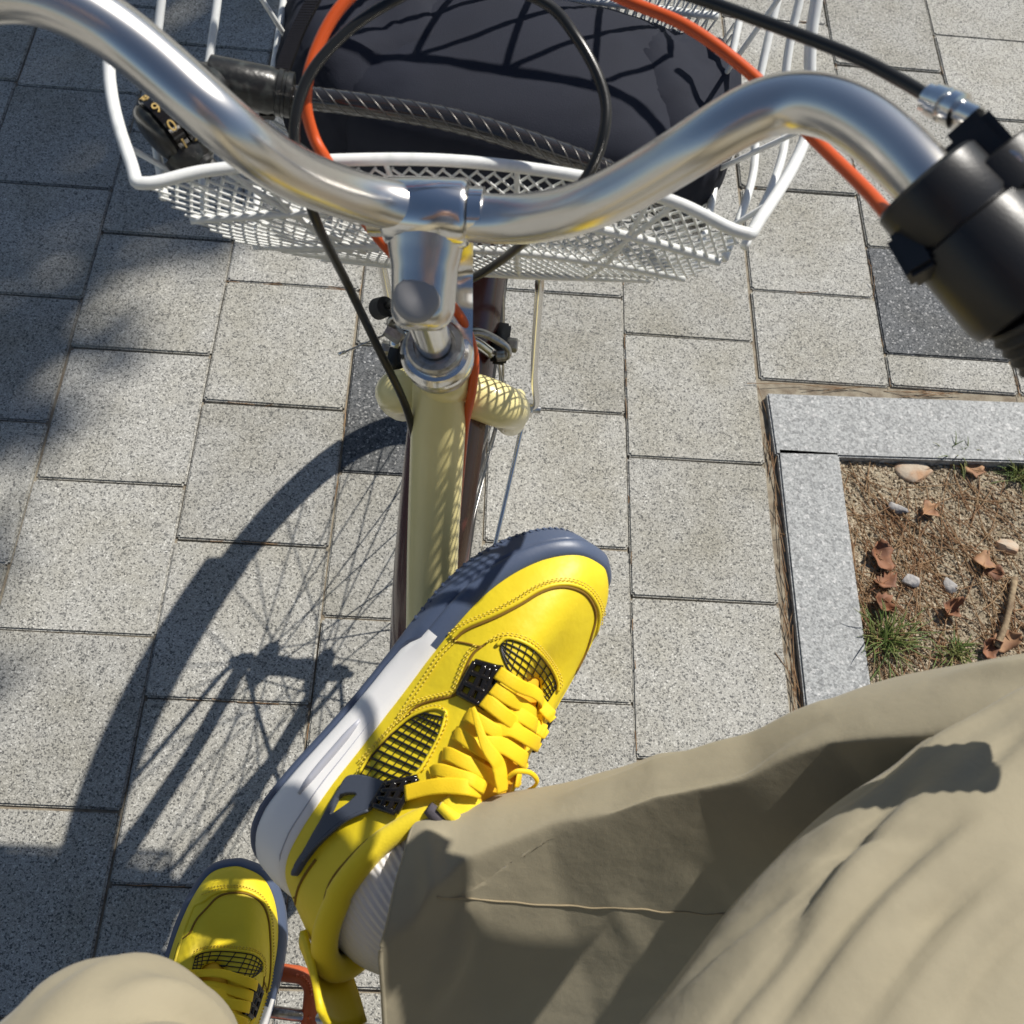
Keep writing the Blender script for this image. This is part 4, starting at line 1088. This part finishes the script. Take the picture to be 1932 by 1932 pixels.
# heel counter seams
hs = B([(30, 1500), (110, 1480), (220, 1440), (270, 1350), (340, 1210), (430, 1090)])
parts.append(('heel_seam', 'upper', on_tube(B([(430, 1090), (330, 1230), (260, 1370), (235, 1500), (240, 1620), (290, 1760), (380, 1900)]), .0010, .0002), M['seam'], True))
parts.append(('heel_seam', 'upper', on_tube(B([(230, 1450), (130, 1485), (60, 1510)]), .0008, .0002), M['seam'], True))
parts.append(('collar_seam', 'upper', on_tube(B([(1160, 760), (1040, 830), (900, 930), (740, 1090), (600, 1260), (530, 1420), (505, 1600), (520, 1800), (560, 1930)]), .0010, .0006), M['seam'], True))
# lace locks: black lattices
def lattice_lock(c, nu_, nv_, r=.0016, lift=.0025):
    c = [np.array(q, float) for q in c]; mb = MB()
    bl = lambda s, t: (c[0] * (1 - s) + c[1] * s) * (1 - t) + (c[3] * (1 - s) + c[2] * s) * t
    def pt(s, t): p = bl(s, t); q, n_ = hit(p[0], p[1]); return q + n_ * lift
    for i in range(nu_): mb.add(*tube([pt(i / (nu_ - 1), t) for t in np.linspace(0, 1, 9)], r, 8))
    for j in range(nv_): mb.add(*tube([pt(s, j / (nv_ - 1)) for s in np.linspace(0, 1, 9)], r, 8))
    return mb.verts(), mb.f
parts.append(('lace_lock', 'upper', lattice_lock(A([(505, 1310), (700, 1365), (545, 1715), (345, 1605)]), 3, 4, .0021), M['black_gloss'], True))
parts.append(('lace_lock', 'upper', lattice_lock(A([(640, 1360), (760, 1370), (590, 1745), (520, 1690)]), 2, 3, .0022, .002), M['black_gloss'], True))
parts.append(('lace_lock', 'upper', lattice_lock(B([(1115, 390), (1415, 325), (1215, 665), (1000, 585)]), 4, 4, .0021, .0040), M['black_gloss'], True))
# navy wing strap with its triangular opening
wing = poly_smooth(B([(752, 318), (870, 303), (1000, 330), (1105, 372), (1040, 500), (950, 625), (800, 690), (690, 760), (560, 870), (440, 990), (350, 1110), (265, 1240), (240, 1225), (280, 1120), (350, 1010), (430, 860), (510, 720), (590, 570), (670, 440)]), 4)
hole = poly_smooth(B([(690, 488), (840, 478), (790, 545), (690, 620), (590, 680), (620, 590)]), 3)
parts.append(('wing', 'upper', patch(wing, [hole], 2.4, .0042), M['navy_wing'], True))
parts.append(('wing_piping', 'upper', on_tube(B([(955, 640), (800, 705), (690, 775), (560, 885), (440, 1000), (350, 1120)]), .0011, .0042), M['navy_wing'], True))
# laces
laces = [([(500, 1085, .004), (620, 1055, .005), (760, 1035, .007), (880, 1035, .006), (985, 1050, .003)], .0100),
         ([(665, 930, .000), (720, 915, .004), (800, 935, .006), (900, 980, .007), (1000, 1030, .005)], .0082),
         ([(1200, 960, .005), (1280, 975, .005), (1350, 1015, .002)], .0088),
         ([(752, 795, .000), (800, 800, .004), (900, 855, .006), (1000, 915, .005), (1110, 985, .003)], .0088),
         ([(960, 740, .003), (1080, 715, .007), (1200, 785, .008), (1300, 850, .007), (1395, 890, .003)], .0105),
         ([(835, 640, .000), (880, 660, .004), (960, 730, .006), (1050, 800, .005), (1150, 870, .003)], .0086),
         ([(1080, 600, .003), (1150, 600, .007), (1280, 670, .008), (1390, 720, .007), (1475, 752, .003)], .0100),
         ([(920, 505, .000), (960, 530, .004), (1070, 610, .006), (1160, 690, .005), (1250, 760, .003)], .0086),
         ([(1150, 500, .003), (1230, 510, .007), (1340, 580, .008), (1430, 620, .007), (1515, 655, .003)], .0096),
         ([(1040, 405, .003), (1090, 450, .006), (1170, 540, .007), (1250, 620, .006), (1330, 680, .003)], .0096),
         ([(1100, 320, .004), (1160, 370, .006), (1270, 450, .006), (1350, 500, .004), (1430, 540, .002)], .0092),
         ([(1135, 215, .004), (1200, 265, .008), (1330, 370, .010), (1450, 480, .009), (1540, 570, .004)], .0088)]
for L_, w_ in laces: parts.append(('lace', None, ribbon(Cc_(L_), w_), M['lace'], False))
parts.append(('lace_end', None, ribbon(Cc_([(985, 480, .010), (998, 560, .012), (1003, 660, .013), (1020, 780, .013), (1050, 880, .013), (1065, 960, .012), (1075, 1050, .010)]), [.003, .0042, .005, .0085, .0105, .010, .009]), M['lace'], False))
parts.append(('lace_loop', None, ribbon(Cc_([(1105, 960, .010), (1120, 905, .016), (1170, 885, .020), (1210, 920, .020), (1215, 980, .016), (1190, 1050, .010)]), .0032, th=.0012), M['lace'], False))

def build_shoe(root, mirror):
    """all parts of one shoe under its root; mirror makes the left one"""
    def mk(name, vf, mt, parent, auto=None):
        V, F = vf; V = np.asarray(V, float).copy()
        if mirror: V[:, 1] *= -1; F = [tuple(reversed(f)) for f in F]
        return obj(name, (V, F), mt, parent, world=False, auto=auto)
    up = mk('upper', SH['upper'], M['yellow'], root)
    so = up.modifiers.new('thickness', 'SOLIDIFY'); so.thickness = .0022; so.offset = -1
    mid = mk('midsole', SH['midsole'], M['midsole'], root)
    mid.data.materials.append(M['navy_sole'])
    for p in mid.data.polygons:
        if p.center.x > .615 * LS - .25 * (p.center.z - .02): p.material_index = 1
    # slot and line on both midsole sides: strips coloured grey as recess shade
    for sd in (1, -1):
        P = []
        for t in np.linspace(.052, .112, 14):
            y = np.interp(t, sx_, med if sd > 0 else lat) + .0048
            P.append([t, sd * y, mid_top(t) * .5 + out_top(t) * .42 + .001])
        mk('slot', tube(np.array(P), [.0012, .0026, .0028, .0028, .0026, .0012], 10, flat=1.0), M['groove'], mid)
        P2 = np.array([[t, sd * (np.interp(t, sx_, med if sd > 0 else lat) + .0026), mid_top(t) - .006] for t in np.linspace(.01, .17, 24)])
        mk('groove', tube(P2, .0005, 5), M['groove'], mid)
    osole = mk('outsole', SH['outsole'], M['navy_sole'], root, 45)
    tr = mk('tread', SH['tread'], M['navy_sole'], osole); tr['kind'] = 'stuff'
    tr.data.polygons.foreach_set('use_smooth', [False] * len(tr.data.polygons))
    tg = mk('tongue', SH['tongue'], M['yellow_suede'], root)
    so = tg.modifiers.new('thickness', 'SOLIDIFY'); so.thickness = .006; so.offset = -1
    tg.data.materials.append(M['yellow_lining'])
    for p in tg.data.polygons:
        if p.center.x > .130: p.material_index = 1
    mk('rolled_edge', SH['tongue_roll'], M['yellow_suede'], tg)
    mk('lining', SH['tongue_lining'], M['lining'], tg)
    mk('collar', SH['collar'], M['yellow_suede'], up)
    ht = mk('heel_tab', SH['heel_tab'], M['yellow'], root)
    so = ht.modifiers.new('thickness', 'SOLIDIFY'); so.thickness = .004
    for name, par, vf, mt, both in parts:
        p = {'upper': up, None: root}[par]
        o = mk(name, vf, mt, p)
        if name in ('stitching',): o['kind'] = 'stuff'
        if both:
            o2 = mk(name, mirror_to_lateral(vf), mt, p)
            if name in ('stitching',): o2['kind'] = 'stuff'
def pose(o, Mx, org):
    q = Matrix.Identity(4)
    for i in range(3):
        for j in range(3): q[i][j] = Mx[i][j]
        q[i][3] = org[i]
    o.matrix_world = q
shoe_r = thing('sneaker', PO, 'yellow sneaker with white and navy sole propped against the cream bicycle tube', 'sneaker', 'yellow sneakers on the rider')
build_shoe(shoe_r, False); pose(shoe_r, PM, PO)
shoe_l = thing('sneaker', (0, 0, 0), 'yellow sneaker on the orange pedal beside the khaki knee, toe partly shaded', 'sneaker', 'yellow sneakers on the rider')
build_shoe(shoe_l, True)
toe = at(452, 1650, 1.0); XL = nrm(np.array([.06, 1.0, .02])); ZL = nrm(np.array([.02, -.02, 1.0])); YL = np.cross(ZL, XL); ZL = np.cross(XL, YL)
ML = np.array([XL, YL, ZL]).T; OL = toe - ML @ np.array([.292, 0, .035]); pose(shoe_l, ML, OL)
# ================================================================== THE RIDER
def cloth_mat(name, col, col2):
    mt, N, L, b = new_mat(name)
    tc = N.new('ShaderNodeTexCoord')
    n1 = N.new('ShaderNodeTexNoise'); n1.inputs['Scale'].default_value = 18; n1.inputs['Detail'].default_value = 6
    L.new(tc.outputs['Object'], n1.inputs['Vector'])
    mx = N.new('ShaderNodeMix'); mx.data_type = 'RGBA'; mx.inputs[6].default_value = (*col, 1); mx.inputs[7].default_value = (*col2, 1)
    L.new(n1.outputs[0], mx.inputs[0]); L.new(mx.outputs[2], b.inputs['Base Color'])
    b.inputs['Roughness'].default_value = .82; b.inputs['Specular IOR Level'].default_value = .25; b.inputs['Sheen Weight'].default_value = .12
    n2 = N.new('ShaderNodeTexNoise'); n2.inputs['Scale'].default_value = 1400; n2.inputs['Detail'].default_value = 2
    n3 = N.new('ShaderNodeTexNoise'); n3.inputs['Scale'].default_value = 45; n3.inputs['Detail'].default_value = 3
    L.new(tc.outputs['Object'], n2.inputs['Vector']); L.new(tc.outputs['Object'], n3.inputs['Vector'])
    n4 = N.new('ShaderNodeTexNoise'); n4.inputs['Scale'].default_value = 14; n4.inputs['Detail'].default_value = 2; n4.inputs['Distortion'].default_value = .2
    L.new(tc.outputs['Object'], n4.inputs['Vector'])
    b3 = N.new('ShaderNodeBump'); b3.inputs['Strength'].default_value = .16; b3.inputs['Distance'].default_value = .012
    L.new(n4.outputs[0], b3.inputs['Height'])
    b1 = N.new('ShaderNodeBump'); b1.inputs['Strength'].default_value = .25; b1.inputs['Distance'].default_value = .0006
    b2 = N.new('ShaderNodeBump'); b2.inputs['Strength'].default_value = .35; b2.inputs['Distance'].default_value = .003
    L.new(n3.outputs[0], b2.inputs['Height']); L.new(b3.outputs[0], b2.inputs['Normal']); L.new(n2.outputs[0], b1.inputs['Height']); L.new(b2.outputs[0], b1.inputs['Normal']); L.new(b1.outputs[0], b.inputs['Normal'])
    return mt
M['khaki'] = cloth_mat('khaki_cotton', (.335, .295, .205), (.295, .258, .176))
M['khaki_in'] = cloth_mat('khaki_inside', (.30, .255, .165), (.27, .225, .145))
M['thread'] = simple('khaki_thread', (.34, .275, .17), .8)
M['shirt'] = cloth_mat('shirt_cotton', (.10, .12, .16), (.08, .10, .14))
M['skin'] = simple('skin', (.55, .33, .23), .5, bump=(200, .2, .001))
M['hair'] = simple('hair', (.015, .012, .010), .5, bump=(300, .6, .002))

person = thing('person', (-.26, -.40, 0), 'person in khaki trousers seated on the bicycle, one leg drawn across', 'person')

NF = nrm(np.array([-.25, -.79, .56])); NF2 = nrm(np.array([-.47, -.50, .73]))
def leg(keys, folds, ns=150, na=120, ref=None, clip=(), low=1.0):
    """keys: list of (centre, radius towards viewer, radius across); returns a grid of points"""
    P = catmull(np.array([k[0] for k in keys]), 12); m_ = len(P)
    tt = np.linspace(0, 1, m_); kk = np.linspace(0, 1, len(keys))
    r1 = np.array([k[1] for k in keys]); r2 = np.array([k[2] for k in keys])
    P = np.array([[np.interp(t, tt, P[:, i]) for i in range(3)] for t in np.linspace(0, 1, ns)])
    T = nrm(np.gradient(P, axis=0))
    G = np.zeros((ns, na, 3))
    for i in range(ns):
        s = i / (ns - 1)
        vref = CAM - P[i] if ref is None else ref
        n1 = nrm(vref - T[i] * (vref @ T[i])); n2 = np.cross(T[i], n1)
        a_, b_ = np.interp(s, kk, r1), np.interp(s, kk, r2)
        for j in range(na):
            an = 2 * math.pi * j / na
            d = folds(s, an)
            v = n1 * a_ * math.cos(an) + n2 * b_ * math.sin(an) * (np.interp(s, [0, .5, .78], [low, low, 1]) if math.sin(an) > 0 else 1)
            for nf_, ks, hs, so_ in clip:              # cloth hanging flat between its supports
                h_ = np.interp(s, ks, hs); q = v @ nf_
                if q > h_ - so_:
                    e = q - (h_ - so_); v = v - nf_ * (e - so_ * math.tanh(e / so_ * .8))
            G[i, j] = P[i] + v + nrm(v) * d
    return G
def grid_faces(ns, na, off=0):
    return [(off + i * na + j, off + (i + 1) * na + j, off + (i + 1) * na + (j + 1) % na, off + i * na + (j + 1) % na) for i in range(ns - 1) for j in range(na)]
def adiff(a, b): return (a - b + math.pi) % (2 * math.pi) - math.pi
def ridge(s, an, s0, a0, s1, a1, w, h):
    """a crease running from (s0, a0) to (s1, a1): positive h a ridge, negative a groove"""
    du, dv = s1 - s0, a1 - a0; sc = .16
    x, y = s - s0, adiff(an, a0) * sc; u, v = du, dv * sc
    L2 = u * u + v * v; t = max(0, min(1, (x * u + y * v) / L2))
    dx, dy = x - u * t, y - v * t
    return h * math.sin(math.pi * min(1, max(.04, t * .92 + .04))) ** .5 * math.exp(-(dx * dx + dy * dy) / (w * w))
SF = [(.01, -.9, .11, .1, .016, .006), (.06, .5, .17, -.3, .014, .007), (.08, .1, .19, -.6, .010, -.006), (.16, .9, .40, .55, .02, .003), (.20, -1.0, .50, -1.25, .016, .005), (.25, -.75, .50, -1.0, .010, -.004),
      (.45, .35, .66, -.50, .012, -.005), (.48, .50, .70, -.38, .016, .006), (.30, .1, .33, .9, .014, .003), (.42, .0, .46, .9, .014, -.003), (.62, -1.1, .8, -.7, .014, .006), (.22, .2, .24, .9, .012, -.0025)]
def folds_r(s, an):
    return sum(ridge(s, an, *q) for q in SF) + .0010 * math.sin(26 * s + 2.2 * math.sin(an + 3 * s)) * math.sin(2 * an + 7 * s) + .0006 * math.sin(61 * s + 5 * an) * math.sin(3 * an - 11 * s)
TFd = [(.39, -.66, .50, -.86, .008, -.0050), (.39, -.52, .50, -.72, .012, .0030), (.345, -.40, .49, -.46, .008, -.0050), (.345, -.28, .49, -.34, .012, .0028), (.33, -.64, .40, -.58, .007, -.0035), (.36, -.10, .48, -.16, .008, -.0040), (.36, .03, .48, -.03, .012, .0025), (.38, .18, .48, .10, .008, -.0035),
       (.49, -1.16, .66, -1.22, .010, -.0060), (.47, -1.00, .66, -1.06, .012, .0045), (.44, -.95, .47, -.50, .006, -.0025), (.40, -.30, .46, -.02, .006, -.0020), (.52, -.6, .60, -.75, .008, -.003), (.36, -1.1, .42, -.8, .007, -.0035)]
def folds_t(s, an):
    return sum(ridge(s, an, *q) for q in TFd) + .0009 * math.sin(31 * s + 3 * math.sin(an + 3 * s)) * math.sin(2 * an + 9 * s) + .0005 * math.sin(71 * s + 6 * an)
keysR = [(at(772, 1795, .612), .052, .080), (at(900, 1782, .610), .056, .084), (at(1100, 1765, .602), .064, .088), (at(1300, 1745, .590), .072, .098), (at(1500, 1712, .575), .078, .098), (at(1690, 1650, .560), .084, .100),
         (at(1900, 1585, .540), .086, .096), (at(2150, 1545, .515), .086, .088), (at(2260, 1540, .500), .080, .085), (at(2320, 1560, .490), .045, .050), (at(2345, 1565, .488), .002, .002)]
GR = leg(keysR, folds_r, 190, 140, clip=((NF, [0, .05, .10, .18, .34, .50, .62, .75], [.034, .022, -.002, -.012, -.012, -.004, .02, .2], .006),), low=1.75)
keysT = [(np.array([-.20, -.36, .86]), .090, .095), (np.array([-.19, -.22, .85]), .092, .098), (at(1380, 2620, .375), .090, .090), (at(1540, 2230, .408), .086, .088), (at(1745, 1905, .448), .084, .086), (at(1940, 1715, .478), .084, .086), (at(2110, 1590, .500), .083, .085), (at(2230, 1530, .510), .078, .080), (at(2310, 1500, .518), .045, .050), (at(2335, 1490, .52), .002, .002)]
GT = leg(keysT, folds_t, 170, 140, clip=((NF2, [0, .2, .35, .8, .95], [.2, .07, .034, .034, .2], .018),))
# the hem is cut by the drape: further back over the instep
T_ax = nrm(GR[40].mean(0) - GR[0].mean(0))
for j in range(GR.shape[1]):
    an = 2 * math.pi * j / GR.shape[1]
    for i in range(60): GR[i, j] += T_ax * (-.030 * math.sin(an) + .004 - .019 * max(0, math.cos(an - .25))) * (1 - i / 60) ** 1.2
# uneven hem
for j in range(GR.shape[1]):
    an = 2 * math.pi * j / GR.shape[1]; w_ = .006 * math.sin(2 * an + .6) + .004 * math.sin(3 * an + 2)
    for i in range(8): GR[i, j] += nrm(GR[8, j] - GR[0, j]) * w_ * (1 - i / 8)
LF = [(.30, -.9, .44, .4, .02, .007), (.34, -1.2, .50, .0, .02, -.006), (.40, -.6, .52, .8, .022, .007), (.46, -1.0, .60, .3, .02, .006), (.2, .2, .36, .8, .02, .005), (.55, -1.5, .60, -.2, .014, .008), (.58, -1.2, .63, .2, .010, -.008), (.60, -1.4, .66, .4, .016, .010), (.65, -1.0, .70, .8, .012, -.007), (.68, -1.3, .74, .5, .016, .008), (.55, .70, .50, .15, .009, -.0065), (.50, .15, .47, -.25, .009, -.0065), (.47, -.25, .39, -.50, .009, -.006), (.585, .62, .538, .10, .012, .005), (.538, .10, .508, -.30, .012, .005), (.508, -.30, .43, -.62, .012, .005), (.47, .45, .44, .05, .007, -.003)]
def folds_l(s, an):
    return sum(ridge(s, an, *q) for q in LF) + .0018 * math.sin(24 * s + 2 * math.sin(an)) * math.sin(2 * an + 5 * s)
KL = at(196, 2018, .455)
keysL = [(np.array([-.455, -.10, .17]), .066, .064), (np.array([-.44, -.09, .30]), .068, .066), (np.array([-.42, -.07, .48]), .070, .070), (KL + [-.018, -.035, -.14], .070, .070), (KL + [-.004, -.012, -.045], .055, .058), (KL + [.0, -.025, .012], .055, .058), (KL + [.015, -.11, .06], .078, .080), (np.array([-.345, -.26, .85]), .088, .088), (np.array([-.32, -.38, .87]), .092, .095)]
GL = leg(keysL, folds_l, 150, 90, ref=np.array([0, 1.0, .35]))
mb = MB()
mb.add(GR.reshape(-1, 3), grid_faces(*GR.shape[:2])); mb.add(GT.reshape(-1, 3), grid_faces(*GT.shape[:2])); mb.add(GL.reshape(-1, 3), grid_faces(*GL.shape[:2]))
# seat of the trousers
hips = tube(catmull([[-.26, -.28, .85], [-.26, -.36, .87], [-.26, -.44, .92], [-.26, -.46, 1.02]], 8), [.10, .16, .165, .155, .15], 40, flat=.75)
mb.add(*hips)
trousers = obj('trousers', mb, M['khaki'], person)
tag(trousers, 'loose khaki cotton trousers with creases at the knee')
# hem facing, turned in
inn = GR[:14].copy(); cen = inn.mean(axis=1, keepdims=True); inn = cen + (inn - cen) * .965
obj('hem', (inn.reshape(-1, 3), [tuple(reversed(f)) for f in grid_faces(14, GR.shape[1])]), M['khaki_in'], trousers)
obj('hem_edge', tube((GR[0] + (inn[0] - GR[0]) * .5), .0016, 6, closed=True), M['khaki'], trousers)
# seam down the leg
sm_ = []
for i in range(14, 112):
    pr = [pj(GR[i, j]) for j in range(-30, 50)]
    k = min(range(len(pr)), key=lambda k: abs(pr[k][1] - (1692 + .06 * (pr[k][0] - 790)))); sm_.append(GR[i, k - 30])
sm_ = np.array(sm_)
for _ in range(3): sm_[1:-1] = .5 * sm_[1:-1] + .25 * (sm_[2:] + sm_[:-2])
obj('leg_seam', tube(sm_, .0006, 5), M['thread'], trousers)
# sock, ribbed
sp = catmull([s2w((.060, 0, .050)), s2w((.057, 0, .085)), at(775, 1708, .638), at(830, 1745, .642), at(890, 1765, .648)], 10)
T, N_, B_ = frames(sp, up=PM[:, 0]); na = 288; V = []
for i in range(len(sp)):
    s = i / (len(sp) - 1); r_ = np.interp(s, [0, .25, .5, 1], [.027, .0295, .030, .028])
    for j in range(na):
        an = 2 * math.pi * j / na; rr = r_ + .0007 * math.sin(an * 72)
        V.append(sp[i] + rr * (math.cos(an) * N_[i] * np.interp(s, [0, .28, .6, 1], [1.7, 1.85, 1.45, 1.2]) + math.sin(an) * B_[i]))
obj('sock', (np.array(V), grid_faces(len(sp), na)), M['sock'], person)
# left sock
spL = catmull([OL + ML @ np.array([.06, 0, .06]), OL + ML @ np.array([.055, 0, .11]), np.array([-.455, -.10, .24])], 6)
obj('sock', tube(spL, .038, 40), M['sock'], person)
# upper body, behind and above the camera
tor = tube(catmull([[-.26, -.46, .98], [-.26, -.47, 1.12], [-.255, -.46, 1.26], [-.25, -.44, 1.38], [-.25, -.42, 1.45]], 8), [.145, .15, .165, .175, .15, .06], 40, flat=.62, up=(0, 1, 0))
mb = MB(); mb.add(*tor)
for s_ in (-1, 1):
    sh = np.array([-.25 + .17 * s_, -.43, 1.38])
    mb.add(*tube(catmull([sh + [-.03 * s_, 0, .02], sh, sh + [.055 * s_, .03, -.14], sh + [.06 * s_, .10, -.26]], 8), [.07, .062, .055, .05, .047], 20))
obj('shirt', mb, M['shirt'], person)
mb = MB()
mb.add(*tube(catmull([[-.25, -.42, 1.42], [-.25, -.40, 1.50], [-.25, -.375, 1.56], [-.25, -.37, 1.62], [-.25, -.375, 1.70], [-.25, -.38, 1.735]], 8), [.055, .055, .072, .092, .098, .085, .03], 28))
obj('head', mb, M['skin'], person)
mb = MB(); mb.add(*tube(catmull([[-.25, -.41, 1.58], [-.25, -.40, 1.64], [-.25, -.395, 1.71], [-.25, -.39, 1.75]], 8), [.088, .101, .104, .09, .03], 28))
obj('hair', mb, M['hair'], person)
for s_ in (-1, 1):
    el = np.array([-.25 + .23 * s_, -.33, 1.12]); wr = np.array([-.24 + .085 * s_, -.11, 1.215])
    hand = MB()
    hand.add(*tube(catmull([el + [0, -.03, .02], el * .5 + wr * .5, wr], 6), [.040, .038, .027], 18))
    pa = wr + nrm(wr - el) * .045
    hand.add(*tube(catmull([wr, pa, pa + np.array([-.012 * s_, .03, .02])], 6), [.026, .038, .034], 16, flat=.55))
    for q in range(4):
        b0 = pa + np.array([.006 * s_, .020 + .002 * q, .024 - .017 * q])
        hand.add(*tube(catmull([b0, b0 + [-.018 * s_, .022, .0], b0 + [-.036 * s_, .010, .0]], 4), [.009, .0085, .0075], 10))
    hand.add(*tube(catmull([pa + [0, -.01, .02], pa + [-.02 * s_, -.012, .04], pa + [-.038 * s_, -.012, .045]], 4), [.011, .010, .008], 10))
    obj('forearm', hand, M['skin'], person)

# ================================================================== TREES that shade the paving
M['bark'] = simple('bark', (.16, .10, .07), .9, bump=(40, .8, .01), var=(12, (.10, .06, .04), .4, .65))
M['foliage'] = simple('pine_foliage', (.055, .095, .03), .7, var=(3, (.09, .12, .04), .4, .65))
def tree(name, base, h, centers, label, seed, n=2600):
    r = np.random.default_rng(seed)
    root = thing(name, base, label, 'tree', 'trees beside the pavement')
    b = np.array(base, float)
    trunk = MB(); trunk.add(*tube(catmull([b + [0, 0, -.05], b + [.05, .02, h * .4], b + [-.04, .05, h * .75], b + [0, 0, h]], 8), [.15, .12, .10, .05], 14))
    for c, rad in centers: trunk.add(*tube(catmull([b + [0, 0, h * .6], (b + [0, 0, h * .7]) * .5 + np.array(c) * .5, np.array(c)], 5), [.06, .04, .015], 8))
    obj('trunk', trunk, M['bark'], root)
    V = []; F = []
    for c, rad in centers:
        k = int(n * rad ** 2)
        for i in range(k):
            d = nrm(r.normal(size=3)) * rad * r.random() ** .45 * np.array([1, 1, .55]); p = np.array(c) + d
            a = nrm(r.normal(size=3)); q = nrm(np.cross(a, r.normal(size=3))); s = r.uniform(.03, .075)
            m0 = len(V); V += [p - a * s * 1.6, p + q * s * .5, p + a * s * 1.6, p - q * s * .5]; F.append((m0, m0 + 1, m0 + 2, m0 + 3))
    obj('crown', (np.array(V), F), M['foliage'], root, smooth=False)
def above(gx_, gy_, h): return [gx_ + SUN[0] / SUN[2] * h, gy_ + SUN[1] / SUN[2] * h, h]
shade = [(above(-1.28, 1.20, 5.4), .66), (above(-1.22, .66, 5.0), .44), (above(-1.05, 1.75, 5.8), .60), (above(-.55, 2.15, 6.2), .5), (above(-1.55, .25, 5.2), .6), (above(-.78, 1.30, 5.6), .28), (above(-.98, .36, 5.0), .20), (above(.35, 2.3, 6.0), .36), (above(-1.9, 1.7, 6), .7)]
tree('pine_tree', (2.15, 4.65, 0), 6.2, shade, 'tall tree standing ahead to the right, out of the picture', 3, 1700)
